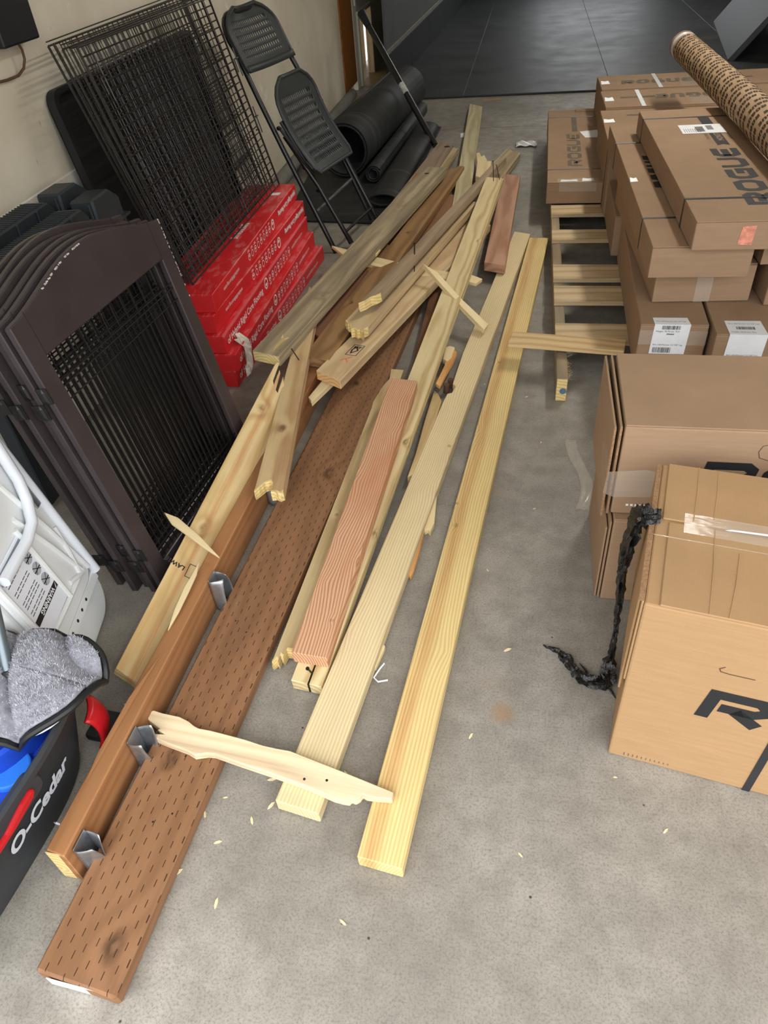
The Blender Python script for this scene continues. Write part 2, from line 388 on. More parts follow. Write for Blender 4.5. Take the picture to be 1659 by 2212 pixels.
def glow_boards():
    t = NT('warm_glow_boards'); v = t.map()
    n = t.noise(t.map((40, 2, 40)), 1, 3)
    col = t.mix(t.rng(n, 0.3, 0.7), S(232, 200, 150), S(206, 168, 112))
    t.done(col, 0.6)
    t.l(col, t.b.inputs['Emission Color']); t.b.inputs['Emission Strength'].default_value = 0.32  # warm indoor light put into the boards as their own glow
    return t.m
M_GLOW = glow_boards()
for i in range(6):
    obj('board', MB().box(-1.75, -1.72, 7.40, 8.35, 0.005 + i * 0.115, 0.113 + i * 0.115), M_GLOW, d, bevel=0.002)
obj('sky_block_box', MB().box(-2.3, -1.66, 7.2, 7.22, -0.1, 2.4).box(-2.3, -1.66, 8.5, 8.52, -0.1, 2.4).box(-2.3, -2.28, 7.2, 8.52, -0.1, 2.4).box(-2.3, -1.66, 7.2, 8.52, 2.4, 2.42).box(-2.3, -1.66, 7.2, 8.52, -0.12, -0.1), M_CEIL, d)  # added unseen box, keeps outside sky light off the boards
g = NT('pet_door_flap'); g.b.inputs['Base Color'].default_value = (1, 0.97, 0.9, 1); g.b.inputs['Roughness'].default_value = 0.1; g.b.inputs['Alpha'].default_value = 0.2
obj('flap', MB().box(-1.545, -1.54, 7.50, 8.10, 0.005, 0.545), g.m, d)
# dark partition beyond the door: black base, ledge, grey panel
pw = struct('wall_partition', MB().prism([(-1.19, 7.05), (-0.965, 12.9), (-0.985, 12.9), (-1.21, 7.05)], 0.335, 1.3), M_DARKW)
obj('ledge', MB().prism([(-1.182, 7.05), (-0.955, 12.9), (-0.985, 12.9), (-1.21, 7.05)], 0.30, 0.335), M_LEDGE, pw, bevel=0.004)
for i in range(5):
    y0 = 7.05 + i * 1.17; f = lambda y: -1.184 + (y - 7.05) * 0.0385
    obj('base_panel', MB().prism([(f(y0), y0), (f(y0 + 1.163), y0 + 1.163), (f(y0 + 1.163) - 0.02, y0 + 1.163), (f(y0) - 0.02, y0)], 0.0, 0.30), M_BLACKBASE, pw, bevel=0.004)
# black rubber gym floor: rolled strips side by side
gf = struct('floor_gym', MB().box(-1.17, 4.58, 6.86, 13.98, 0.0, 0.004), M_BLACKBASE)
x = -1.15
for i, wd in enumerate((0.62, 1.2, 1.2, 1.2, 1.2, 0.35)):
    obj('rubber_strip', MB().box(x + 0.0005, x + wd - 0.0005, 6.84 + 0.004 * (i % 2), 13.97, 0.0045, 0.016), M_MATF, gf, bevel=0.002); x += wd
# lamp of the back part of the garage, plus an added fill lamp mid-garage
em = NT('lamp_diffuser'); em.b.inputs['Emission Color'].default_value = (1, 0.96, 0.88, 1); em.b.inputs['Emission Strength'].default_value = 36
for ly, ll in ((9.6, 'over the black gym floor'), (3.9, 'added as fill over the pallet and the board pile')):
    lm = thing('ceiling_light', 'long white ceiling light ' + ll, 'light', Matrix.Translation((1.1, ly, 2.68)), 'ceiling lights')
    obj('housing', MB().box(-0.1, 0.1, -0.65, 0.65, 0.03, 0.118), M_CEIL, lm, bevel=0.01)
    obj('diffuser', MB().box(-0.085, 0.085, -0.62, 0.62, 0.0, 0.03), em.m, lm, bevel=0.01)

# ------------------------------------------------------------------ lumber
BOARDS = {
    'plank': ([-0.6762, 0.2918, 0.038], [0.06972, 0.99757, 0.0], [0.0, -0.0, 1.0], [(0.0046, 0.0796), (-0.0046, -0.0796), (3.9965, -0.0969), (3.9958, 0.0969)], 0.038),
    'ledger': ([-0.781, 0.4686, 0.105], [0.04346, 0.99906, 0.0], [0.0, -0.0, 1.0], [(0.0032, 0.0205), (-0.0032, -0.0205), (4.0008, -0.019), (3.9992, 0.019)], 0.105),
    'G': ([-0.6934, 2.2405, 0.145], [0.11535, 0.99274, -0.03413], [-0.00574, 0.03502, 0.99937], [(-0.0243, 0.0458), (-0.038, -0.0593), (2.511, -0.0447), (2.5221, -0.0051), (2.459, -0.0006), (2.47, 0.0447)], 0.036),
    'K': ([-0.771, 2.465, 0.115], [0.11608, 0.99312, -0.01543], [0.01579, 0.01369, 0.99978], [(0.0572, 0.0687), (-0.0572, -0.0687), (0.8905, -0.0816), (1.0537, 0.0816)], 0.038),
    'D': ([-0.8449, 2.1325, 0.205], [0.14539, 0.98893, -0.02975], [0.00841, 0.02883, 0.99955], [(0.0113, 0.0563), (-0.0113, -0.0563), (2.3476, -0.0679), (2.3581, 0.0679)], 0.038),
    'D1': ([-0.6489, 3.9726, 0.075], [0.10297, 0.99462, -0.0117], [0.01154, 0.01056, 0.99988], [(0.0511, 0.0671), (-0.0511, -0.0671), (1.221, -0.0595), (1.3439, 0.0595)], 0.038),
    'D2': ([-0.5567, 4.1043, 0.06], [0.10375, 0.99459, -0.00476], [0.00458, 0.00431, 0.99998], [(0.0216, 0.0234), (-0.0216, -0.0234), (1.0349, -0.0201), (1.0672, 0.0201)], 0.03),
    'S1': ([-0.6395, 3.1219, 0.15], [0.11003, 0.99357, -0.02658], [0.02038, 0.02449, 0.99949], [(-0.0014, 0.0093), (0.0237, -0.0072), (0.2503, -0.0014), (0.517, -0.0053), (0.7534, -0.0097), (0.7662, 0.0134), (0.5694, 0.0322), (0.278, 0.029)], 0.012),
    'E': ([-0.5366, 2.4854, 0.245], [0.19311, 0.98007, -0.0466], [-0.10827, 0.06849, 0.99176], [(-0.0493, 0.0254), (-0.0286, 0.0096), (0.0063, 0.0011), (0.0229, -0.0149), (0.0493, -0.0254), (2.1204, -0.0224), (2.154, 0.0046), (1.989, 0.025)], 0.034),
    'F': ([-0.5666, 2.3618, 0.19], [0.18577, 0.9817, -0.04178], [0.01368, 0.03993, 0.99911], [(0.0439, 0.0632), (0.0233, 0.0456), (0.0183, 0.0325), (-0.0217, 0.0145), (-0.0117, 0.0058), (-0.0274, -0.0113), (-0.0142, -0.0168), (-0.037, -0.0365), (-0.011, -0.03), (0.0113, -0.0394), (1.5561, -0.0505), (1.5555, 0.0505)], 0.034),
    'F2': ([-0.62, 2.0877, 0.15], [0.24428, 0.96869, -0.04431], [0.02463, 0.03948, 0.99892], [(0.0187, 0.0554), (-0.0187, -0.0554), (1.673, -0.0647), (1.7124, 0.0647)], 0.034),
    'I': ([-0.4286, 0.928, 0.038], [0.08937, 0.99482, 0.04838], [-0.01127, -0.04756, 0.9988], [(0.0021, 0.0376), (-0.0021, -0.0376), (3.1304, -0.0477), (3.1528, 0.0477)], 0.034),
    'X2': ([-0.3021, 3.1131, 0.05], [-0.0282, 0.99959, -0.00426], [0.00186, 0.00431, 0.99999], [(0.0015, 0.0434), (-0.0015, -0.0434), (3.2307, -0.0508), (3.3427, 0.0508)], 0.034),
    'X1': ([-0.2298, 4.3295, 0.05], [0.21155, 0.97737, 0.0], [0.0, -0.0, 1.0], [(0.0509, 0.0711), (-0.0509, -0.0711), (0.7, -0.0564), (0.7573, -0.0189), (0.7348, -0.0003), (0.8034, 0.0408), (0.7809, 0.0564)], 0.038),
    'Y1': ([-0.1067, 3.1819, 0.085], [0.02975, 0.99939, -0.01847], [0.00844, 0.01823, 0.9998], [(0.0173, 0.0474), (-0.0173, -0.0474), (1.3288, -0.0496), (1.3776, 0.0496)], 0.04),
    'J': ([-0.4276, 0.9755, 0.08], [0.05921, 0.99705, 0.04883], [-0.00622, -0.04855, 0.9988], [(0.0016, 0.0427), (-0.0016, -0.0427), (1.1217, -0.0455), (1.1308, 0.0455)], 0.038),
    'Q': ([-0.4905, 1.004, 0.04], [0.04254, 0.99909, 0.0], [0.0, -0.0, 1.0], [(-0.0258, 0.0313), (-0.014, 0.0248), (-0.0211, 0.0179), (-0.002, 0.0183), (-0.0089, 0.0092), (0.0135, 0.007), (0.014, -0.0252), (1.3205, -0.0357), (1.3235, 0.012), (1.2546, 0.0053), (1.1991, 0.0197), (1.0971, 0.0316), (1.062, 0.0289)], 0.034),
    'B': ([-0.3768, 0.6403, 0.038], [0.12608, 0.99202, 0.0], [0.0, -0.0, 1.0], [(0.0025, 0.0473), (-0.0025, -0.0473), (3.0504, -0.0418), (3.074, 0.0418), (1.8282, 0.0454), (1.6773, 0.0398), (1.6064, 0.0364), (1.5897, 0.0227), (1.5455, 0.0264), (1.5369, 0.041), (1.4702, 0.0439)], 0.034),
    'R': ([-0.1967, 0.5558, 0.038], [0.09378, 0.99559, -0.0], [0.0, -0.0, 1.0], [(0.002, 0.0439), (-0.002, -0.0439), (3.0654, -0.0457), (3.0658, 0.0457)], 0.036),
    'T': ([-0.693, 0.7213, 0.06], [0.99364, -0.11264, 0.0], [-0.0, -0.0, 1.0], [(-0.0598, 0.056), (-0.0222, 0.0414), (-0.027, 0.038), (-0.0055, 0.0315), (-0.0299, 0.0272), (-0.0274, 0.0187), (0.0087, 0.0136), (0.0599, 0.0075), (0.0802, 0.0014), (0.105, 0.0116), (0.121, 0.0136), (0.1829, 0.0068), (0.2594, -0.0001), (0.3298, -0.0076), (0.3958, -0.0193), (0.4149, -0.0197), (0.426, -0.019), (0.4295, -0.0124), (0.4377, -0.0143), (0.4448, -0.0068), (0.4478, 0.0017), (0.4562, -0.001), (0.4763, 0.0008), (0.5062, 0.0056), (0.5054, 0.0194), (0.3713, 0.0417), (0.2733, 0.0566), (0.245, 0.0552), (0.2117, 0.0553), (0.172, 0.0593), (0.1283, 0.0612), (0.0887, 0.0625), (0.0606, 0.0615), (0.048, 0.0645), (0.0308, 0.0722), (0.0052, 0.0781), (-0.0377, 0.0777), (-0.0596, 0.0799), (-0.076, 0.0666)], 0.02),
    'P': ([-0.8414, 0.8887, 0.055], [0.05645, 0.99328, 0.10105], [0.50988, -0.1157, 0.85243], [(0.0086, 0.035), (-0.0086, -0.0349), (0.8548, -0.0639), (1.0955, -0.0426), (1.1689, -0.0119), (1.0833, -0.0197), (1.0913, -0.0103), (1.1751, 0.0005), (1.1896, 0.0087), (1.1113, 0.0031), (1.1254, 0.0113), (1.2192, 0.0185), (1.2169, 0.0282), (1.1935, 0.0307)], 0.034),
    'C': ([-0.6573, 1.4625, 0.15], [-0.12979, 0.99151, 0.00806], [-0.00208, -0.0084, 0.99996], [(0.0061, 0.0354), (0.0215, 0.0235), (0.0412, 0.0108), (0.0484, -0.0067), (0.0314, -0.0145), (-0.0008, -0.0127), (0.0025, -0.0239), (-0.0063, -0.0381), (0.0011, -0.0475), (1.2268, -0.03), (1.3074, -0.0106), (1.2828, 0.0023), (1.3298, 0.0227), (1.2339, 0.0237)], 0.034),
    'Z1': ([-0.3443, 2.8931, 0.18], [0.58643, -0.76057, -0.27864], [0.21011, -0.18939, 0.95916], [(-0.0527, -0.0217), (0.0199, 0.0049), (0.2126, 0.0087), (0.3752, 0.0246), (0.397, -0.0095), (0.2545, -0.018), (0.0817, -0.0214)], 0.02),
    'Z2': ([-0.8438, 3.2604, 0.125], [0.92085, -0.38842, -0.0341], [0.03778, 0.00183, 0.99928], [(-0.0497, 0.0311), (0.1816, 0.0121), (0.4793, 0.0018), (0.69, 0.0335), (0.7454, 0.0193), (0.742, -0.0352), (0.6896, -0.031), (0.5227, -0.075), (0.2147, -0.0776), (0.058, -0.0329)], 0.014),
    'Z3': ([-0.8924, 1.3363, 0.15], [0.82778, -0.55173, -0.10183], [0.09396, -0.04262, 0.99466], [(-0.0289, 0.0009), (0.017, 0.0148), (0.1154, 0.0128), (0.2111, 0.0018), (0.1533, -0.004), (0.0821, -0.0071), (0.021, -0.0105)], 0.008),
    'Z4': ([-0.7608, 0.9846, 0.118], [-0.02194, 0.99921, 0.03305], [-0.013, -0.03334, 0.99936], [(0.2191, 0.0006), (0.1765, -0.0064), (0.1228, -0.0054), (0.057, -0.0025), (-0.0003, 0.0045), (0.0591, 0.0101), (0.1325, 0.0101), (0.1727, 0.0046)], 0.006),
    'Z5': ([-0.6688, 2.0128, 0.1], [0.28043, 0.95688, 0.07575], [-0.05962, -0.06139, 0.99633], [(0.0095, 0.0164), (0.0015, 0.0045), (-0.0119, -0.0068), (0.1141, -0.0218), (0.1394, 0.018)], 0.02),
    'W': ([-0.3605, 2.2313, 0.03], [0.0095, 0.99966, 0.02435], [-0.01437, -0.02422, 0.9996], [(0.0072, 0.0137), (-0.0072, -0.0137), (0.8092, -0.0188), (0.8332, 0.0188)], 0.028),
    'V': ([-0.2876, 1.7539, 0.035], [0.07179, 0.99742, 0.0], [0.0, -0.0, 1.0], [(-0.0558, 0.0087), (-0.0348, -0.01), (0.1685, -0.0211), (0.375, -0.0219), (0.4207, -0.0009), (0.4402, 0.0159), (0.2725, 0.014), (0.063, 0.0068)], 0.03),
    's1': ([-0.2197, 1.5097, 0.02], [0.00981, 0.99995, 0.0], [0.0, -0.0, 1.0], [(-0.0091, 0.0119), (-0.0295, 0.0014), (-0.0212, -0.0054), (-0.032, -0.0133), (0.0037, -0.0208), (0.1654, -0.0116), (0.1632, 0.0161)], 0.018),
    's2': ([-0.2487, 1.3118, 0.016], [0.06822, 0.99767, -0.0], [0.0, 0.0, 1.0], [(0.0228, 0.0199), (-0.0107, 0.0027), (0.0033, 0.0006), (-0.0086, -0.0105), (0.009, -0.0132), (0.091, -0.0149), (0.1855, -0.0126), (0.1916, 0.0126)], 0.014),
    's3': ([-0.2875, 1.0087, 0.016], [0.1194, 0.99285, 0.0], [0.0, -0.0, 1.0], [(0.0015, 0.0084), (-0.0072, -0.001), (-0.0007, -0.0059), (0.0503, -0.0105), (0.0631, -0.0103), (0.0697, -0.0014), (0.0656, 0.0102)], 0.014),
    's4': ([-0.2557, 2.194, 0.06], [0.10213, 0.99397, -0.03981], [0.00342, 0.03966, 0.99921], [(0.0049, 0.0118), (-0.0123, -0.0067), (0.0837, -0.0105), (0.1857, -0.0179), (0.2536, -0.0172), (0.2812, 0.0076), (0.2336, 0.016), (0.1381, 0.0073)], 0.014),
    's5': ([-0.2452, 2.382, 0.055], [0.01689, 0.99986, 0.0], [0.0, -0.0, 1.0], [(-0.0007, 0.0136), (-0.0169, -0.0036), (0.0111, -0.016), (0.0887, -0.02), (0.0987, -0.0014), (0.0873, 0.0132)], 0.02),
    's6': ([-0.2562, 4.4689, 0.07], [-0.03904, 0.99898, 0.02254], [-0.01055, -0.02297, 0.99968], [(0.027, 0.0194), (-0.0104, -0.0163), (0.2048, -0.0672), (0.2826, -0.0692), (0.2864, -0.0468), (0.4161, -0.025), (0.3824, -0.0085), (0.4677, 0.0048), (0.4526, 0.0247), (0.279, 0.0147)], 0.03),
}
def board_mesh(key, bev=0.0018):
    O, X, Z, poly, t = BOARDS[key]
    mb = MB(); mb.prism(poly, -t, 0.0)
    return mb, frame(O, X, z=Z)
def board(key, name, mat, label, cat='board', bev=0.0015, dz=0.0, group=None):
    mb, M = board_mesh(key); M = Matrix.Translation((0, 0, dz)) @ M
    o = obj(name, mb, mat, None, bevel=bev, M=M)
    return tag(o, label, cat, group)
def end_skin(key, i0, i1, parent, lo=0.0):
    """fresh broken face over the end of a board (outline points i0..i1)"""
    poly, t = BOARDS[key][3], BOARDS[key][4]; rr = random.Random(i0 + len(key)); mb = MB(); pts = []
    for k in range(i0, i1):
        a, b = poly[k], poly[k + 1]
        for q in range(3): pts.append((a[0] + (b[0] - a[0]) * q / 3, a[1] + (b[1] - a[1]) * q / 3))
    pts.append(poly[i1]); n = len(pts)
    for x, y in pts: mb.v += [(x - 0.0016 - rr.uniform(0, 0.003), y, 0.0008), (x - 0.002 - rr.uniform(0, 0.006), y, -t * 0.5), (x - 0.0016, y, -t + 0.001), (x + 0.004, y, 0.0008)]
    for k in range(n - 1): mb.f += [(4 * k + j, 4 * k + j + 1, 4 * k + 5 + j, 4 * k + 4 + j) for j in (0, 1)] + [(4 * k + 3, 4 * k, 4 * k + 4, 4 * k + 7)]
    mb.mi = [0] * len(mb.f)
    return obj('broken_end', mb, M_END, parent, label='torn yellow end grain')
def cut_face(key, parent, mat, name='cut_end'):
    poly, t = BOARDS[key][3], BOARDS[key][4]; a, b = Vector(poly[0]), Vector(poly[1]); c = (a + b) / 2
    a = c + (a - c) * 0.95; b = c + (b - c) * 0.95; mb = MB()
    mb.prism([(a.x - 0.0012, a.y), (b.x - 0.0012, b.y), (b.x + 0.0005, b.y), (a.x + 0.0005, a.y)], -t + 0.002, -0.002)
    return obj(name, mb, mat, parent, label='pale sawn end')
def nail(parent, x, y, hgt, lean=(0, 0), r=0.0018, name='nail', base=0.0):
    p0 = Vector((x, y, base - 0.004)); p1 = Vector((x + lean[0], y + lean[1], base + hgt))
    d = (p1 - p0).normalized()
    mb = MB().tube([p0, p1], r, 6).tube([p1 - d * 0.001, p1 + d * 0.0015], r * 2.1, 8)
    return obj(name, mb, M_NAIL, parent, label='dark bent nail')
PALE, PALED = (226, 208, 166), (198, 172, 122)
M_END = wood('fresh_cut_end', (234, 212, 150), (206, 172, 104), 8, 520)
plank = board('plank', 'treated_plank', wood('plank_wood', (146, 106, 74), (112, 78, 52), 3, 300, [(0.066, -0.037, 0.020), (0.417, 0.024, 0.018), (1.41, -0.033, 0.020), (1.936, 0.017, 0.012)], incised=True, contrast=0.4),
              'long wide brown pressure-treated plank with rows of knife slits', 'plank', bev=0.005)
obj('end_stamp', MB().box(-0.0012, 0.0, -0.05, 0.055, -0.034, -0.004), M_WHITE, plank, label='white paper strip stapled on the plank end')
mbh = MB()
for hx, hy in ((0.285, -0.003), (0.308, -0.034), (0.43, -0.006), (0.80, 0.03), (0.77, -0.01)): mbh.tube([(hx, hy, -0.006), (hx, hy, 0.0004)], 0.0022, 8)
obj('nail_hole', mbh, M_INK, plank, kind='stuff')
LEDW = wood('ledger_wood', (170, 120, 78), (138, 93, 57), 5, 260, [(1.9, 0.0, 0.012)], contrast=0.5)
ledger = board('ledger', 'treated_beam', LEDW, 'orange-brown treated timber standing on edge with metal hangers along its side', 'beam', bev=0.003)
obj('cut_end', MB().box(-0.0012, 0.0002, -0.0195, 0.0195, -0.103, -0.002), M_END, ledger, label='pale freshly cut end')
# splinter lifted from the beam's top edge
obj('lifted_splinter', MB().add([(0.12, 0.012, 0.001), (0.34, 0.004, 0.002), (0.46, -0.004, 0.004), (0.33, 0.016, 0.005), (0.2, 0.019, 0.003), (0.3, 0.012, -0.004)], [(0, 1, 3, 4), (1, 2, 3), (0, 4, 5), (4, 3, 5), (3, 2, 5), (2, 1, 5), (1, 0, 5)]), LEDW, ledger)
def hanger(px, seed, open_=0.6, zt=-0.005):
    r = random.Random(seed); ys = -0.0225
    hh = obj('joist_hanger', MB().box(px - 0.02, px + 0.02, ys - 0.003, ys - 0.001, -0.10, zt), M_STEEL, ledger, bevel=0.0006, label='bent galvanised joist hanger')
    # crumpled side cheeks folded off the back plate
    for s in (-1, 1):
        bx = px + s * 0.02
        def fn(u, v, s=s, bx=bx):
            z = -0.1 + v * (0.094 + zt) + 0.012 * u * math.sin(v * 5 + seed)
            y = ys - 0.002 - 0.036 * u
            xx = bx + s * open_ * 0.02 * u * math.sin(v * 3.0 + seed * 1.7) - s * 0.008 * u * u
            return (xx, y, z)
        obj('cheek', MB().grid(fn, 5, 7), M_STEEL, hh, smooth=True, solid=0.0012)
    obj('seat_flange', MB().box(px - 0.02, px + 0.02, ys - 0.036, ys - 0.002, -0.101, -0.099), M_STEEL, hh)
    obj('hanger_nail', MB().tube([(px + 0.006, ys - 0.003, zt - 0.06), (px + 0.006, ys - 0.0065, zt - 0.06)], 0.0045, 10), M_STEEL, hh, smooth=True)
for i, (px, zt) in enumerate(((0.035, -0.012), (0.255, -0.006), (0.705, 0.006), (1.13, -0.004))): hanger(px, i + 2, 0.6, zt)
def screw(px, z, ln):
    n = 22; path = []
    for i in range(n + 1): path.append((px + 0.004 * i / n, 0.018 + ln * i / n, z))
    rs = [(0.0032 if i % 2 else 0.0021) * (1 - 0.75 * max(0, (i - n + 4) / 4)) for i in range(n + 1)]
    obj('screw', MB().tube(path, 0.003, 8, rs=rs), M_STEEL, ledger, label='bright screw sticking out of the side')
screw(0.06, -0.03, 0.035); screw(0.34, -0.045, 0.035); screw(0.88, -0.03, 0.03)

W_PALE1 = wood('pale_pine_a', PALE, PALED, 11, 900, [(1.235, -0.033, 0.006)], contrast=0.6, rift=1, waves=[(1.0, 0.006, 0.02), (1.05, -0.04, 0.02), (1.2, -0.04, 0.03), (1.58, 0.05, 0.04), (0.45, 0.05, 0.02)])
bB = board('B', 'pine_board', W_PALE1, 'long pale cream board with a broken notch and knot on its edge halfway along', bev=0.002)
for kx, ky, kr in ((1.592, 0.056, 0.011), (1.63, 0.05, 0.009)):
    obj('knot', MB().tube([(kx, ky, -0.03), (kx, ky, 0.003)], kr, 10), plain('bark_knot_%d' % int(kx * 1000), (92, 64, 46), 0.7, var=0.3, scale=80), bB, smooth=True, label='dark loose knot in the broken notch')
board('R', 'pine_board', wood('honey_pine', (226, 204, 146), (198, 160, 92), 12, 950, [(1.028, 0.040, 0.005), (0.934, 0.026, 0.007), (1.841, 0.029, 0.006)], stripe=(0.022, 0.02, (206, 160, 102)), contrast=0.6, rift=-1, waves=[(0.5, -0.03, 0.02), (1.4, 0.03, 0.03)]),
      'long honey-yellow board lying alone on the concrete, outermost on the right of the pile')
bI = board('I', 'pine_board', wood('pale_pine_b', (222, 204, 158), (186, 158, 106), 13, 380, [(0.893, -0.03, 0.010), (0.49, -0.035, 0.006), (2.363, -0.03, 0.006)]),
           'long pale board running under the short reddish board, two nails upright at its far end')
nail(bI, 3.09, 0.0, 0.10, (0.0, 0.004)); nail(bI, 3.11, -0.03, 0.07, (0.01, 0.02)); nail(bI, 0.03, -0.006, 0.034, (-0.012, 0.002), 0.0022)
obj('end_split', MB().box(-0.002, 0.09, -0.008, -0.004, -0.03, 0.0006), M_NAIL, bI)
board('J', 'reddish_stud', wood('reddish_fir', (212, 170, 134), (166, 110, 78), 14, 1000, [(0.105, -0.025, 0.004)], contrast=0.8, rift=1, blot=(186, 124, 88), waves=[(0.22, 0.02, 0.03), (0.376, 0.03, 0.025), (0.3, -0.04, 0.02), (0.83, -0.02, 0.02), (1.0, 0.0, 0.03), (0.6, 0.04, 0.02)]),
      'short salmon-red ribbed stud lying on top of two pale boards')
bQ = board('Q', 'splintered_board', wood('rough_pine', (208, 186, 142), (170, 140, 96), 15, 300, [(0.5, 0.01, 0.006)], contrast=0.6),
      'rough pale board with a frayed near tip, half under the reddish stud', bev=0.0006)
end_skin('Q', 0, 6, bQ)
bT = board('T', 'splintered_board', wood('fresh_white_pine', (238, 220, 184), (222, 194, 152), 16, 420, contrast=0.6, stripe=(0.012, 0.02, (232, 204, 168))),
      'cream splintered board lying crosswise over the brown plank and two long boards', bev=0.0015)
mbh = MB()
for hx, hy in ((0.325, 0.004), (0.37, 0.012)): mbh.tube([(hx, hy, -0.004), (hx, hy, 0.0006)], 0.0028, 8)
obj('nail_hole', mbh, M_INK, bT, kind='stuff')
bP = board('P', 'split_stud', wood('golden_pine', (222, 198, 146), (190, 152, 96), 17, 330, [(0.468, 0.0, 0.012), (0.985, 0.006, 0.014)], stripe=(-0.005, 0.012, (200, 150, 96)), contrast=0.7),
      'pale stud with a split far tip leaning against the orange-brown beam beside the pet gate')
st = text_mb('LAW18', 0.018, 0.0006)
obj('grade_stamp', st, M_INK, bP, M=Matrix.Translation((0.33, -0.005, 0.0006)) @ Matrix.Rotation(math.radians(80), 4, 'Z'))
mbx = MB(); stroke(mbx, [(0.305, -0.012), (0.345, -0.012), (0.345, -0.034), (0.305, -0.034)], 0.0018, True, 0.0006)
obj('stamp_box', mbx, M_INK, bP)
bC = board('C', 'split_stud', wood('stained_stud', (206, 180, 134), (170, 134, 92), 18, 260, [(0.305, -0.004, 0.015)], blot=(170, 122, 100)),
      'short stained stud with a V-shaped broken end hanging over the orange-brown beam', bev=0.0006)
end_skin('C', 0, 8, bC)
bG = board('G', 'treated_board', wood('treated_gold', (162, 126, 84), (126, 92, 58), 19, 260, [(1.3, 0.0, 0.009), (0.45, 0.02, 0.01)]),
      'golden-brown treated board in the middle of the pile reaching far back')
board('K', 'treated_board', wood('treated_red', (146, 104, 80), (112, 74, 54), 20, 220), 'reddish-brown wide board mostly hidden under the grey weathered board')
bD = board('D', 'weathered_board', wood('weathered_grey', (192, 174, 140), (152, 134, 104), 21, 330, [(0.502, -0.018, 0.013), (1.6, 0.0, 0.008)], grey=0.75),
      'wide grey weathered board on top of the pile with a gouge near its end')
obj('gouge', MB().add([(0.01, -0.02, 0.0006), (0.06, -0.012, 0.0008), (0.12, -0.014, 0.0008), (0.15, 0.0, 0.0006), (0.12, -0.005, 0.0008), (0.13, -0.035, 0.0006), (0.1, -0.024, 0.0008), (0.05, -0.022, 0.0008)], [(0, 1, 7), (1, 2, 6, 7), (2, 3, 4), (2, 5, 6)]), M_END, bD, label='fresh pale gouge')
cut_face('D', bD, M_END)
nail(bD, 0.06, -0.07, -0.06, (0.0, -0.03), 0.002)
mbh = MB().tube([(2.22, 0.02, -0.01), (2.22, 0.02, 0.0005)], 0.014, 12)
obj('bolt_hole', mbh, M_NAIL, bD)
bD1 = board('D1', 'weathered_board', wood('weathered_brown', (166, 142, 118), (130, 104, 84), 22, 240, grey=0.6), 'shorter grey-brown board with a bolt hole, end toward the black bar')
obj('bolt_hole', MB().tube([(1.2, -0.02, -0.01), (1.2, -0.02, 0.0005)], 0.02, 12), M_NAIL, bD1)
board('D2', 'narrow_strip', wood('weathered_strip', (190, 172, 134), (152, 130, 96), 23, 240), 'narrow pale strip tucked along the far weathered board')
board('S1', 'wood_splinter', M_END, 'golden splinter hanging off the edge of the grey weathered board', 'splinter', bev=0.001)
bE = board('E', 'grey_stud', wood('stud_greyed', (186, 162, 132), (152, 128, 102), 24, 240, grey=0.55), 'slim grey stud with a yellow broken end crossing on top of the pile')
end_skin('E', 0, 4, bE)
bF = board('F', 'splintered_board', wood('olive_pine', (212, 190, 150), (180, 152, 110), 25, 260, contrast=0.5), 'tan board with a torn near edge and two long nails standing in it', bev=0.0006)
end_skin('F', 0, 9, bF)
nail(bF, 0.60, -0.02, 0.10, (0.012, 0.0)); nail(bF, 0.56, -0.035, 0.10, (0.05, 0.012))
bF2 = board('F2', 'stamped_board', wood('stamped_pine', (216, 192, 150), (184, 154, 112), 26, 260, blot=(182, 140, 108), contrast=0.5), 'tan board with a black grade stamp and an orange mark near its cut end')
cut_face('F2', bF2, wood('tan_end', (222, 182, 124), (196, 148, 90), 48, 500))
mbx = MB(); stroke(mbx, [(0.16, 0.012), (0.24, 0.012), (0.24, -0.028), (0.16, -0.028)], 0.003, True, 0.0006); stroke(mbx, [(0.175, -0.002), (0.2, 0.004), (0.225, -0.004), (0.2, -0.018)], 0.006, True, 0.0006)
obj('grade_stamp', mbx, M_INK, bF2)
st = text_mb('HT', 0.022, 0.001); obj('grade_letters', st, M_INK, bF2, M=Matrix.Translation((0.215, 0.006, 0.0007)) @ Matrix.Rotation(math.radians(-95), 4, 'Z'))
mbx = MB(); stroke(mbx, [(0.11, 0.01), (0.15, -0.02)], 0.004, False, 0.0006); stroke(mbx, [(0.13, -0.004), (0.105, -0.022)], 0.004, False, 0.0006)
obj('orange_mark', mbx, plain('orange_marker', (226, 120, 60), 0.7), bF2)
board('X2', 'pine_board', wood('far_pine', (214, 204, 166), (184, 168, 124), 27, 300, grey=0.25), 'pale board reaching farthest back of the pile toward the black floor')
board('X1', 'splintered_board', wood('far_rough', (196, 178, 138), (158, 134, 98), 28, 240, grey=0.3), 'short rough board end pointing right behind the far nails')
board('Y1', 'reddish_stud', wood('far_reddish', (188, 148, 120), (156, 108, 82), 29, 240), 'short dull-red stud at the far right of the pile, cut end facing forward')
board('W', 'treated_strip', wood('strip_brown', (140, 100, 66), (106, 72, 46), 30, 240), 'narrow brown strip under the long nailed board')
board('V', 'wood_strip', wood('strip_tan', (216, 192, 144), (186, 154, 104), 31, 300), 'tan pointed strip between the two long pale boards', 'strip', bev=0.001)
M_SPL = wood('fresh_splinter', (236, 216, 170), (214, 186, 132), 33, 420, contrast=0.5)
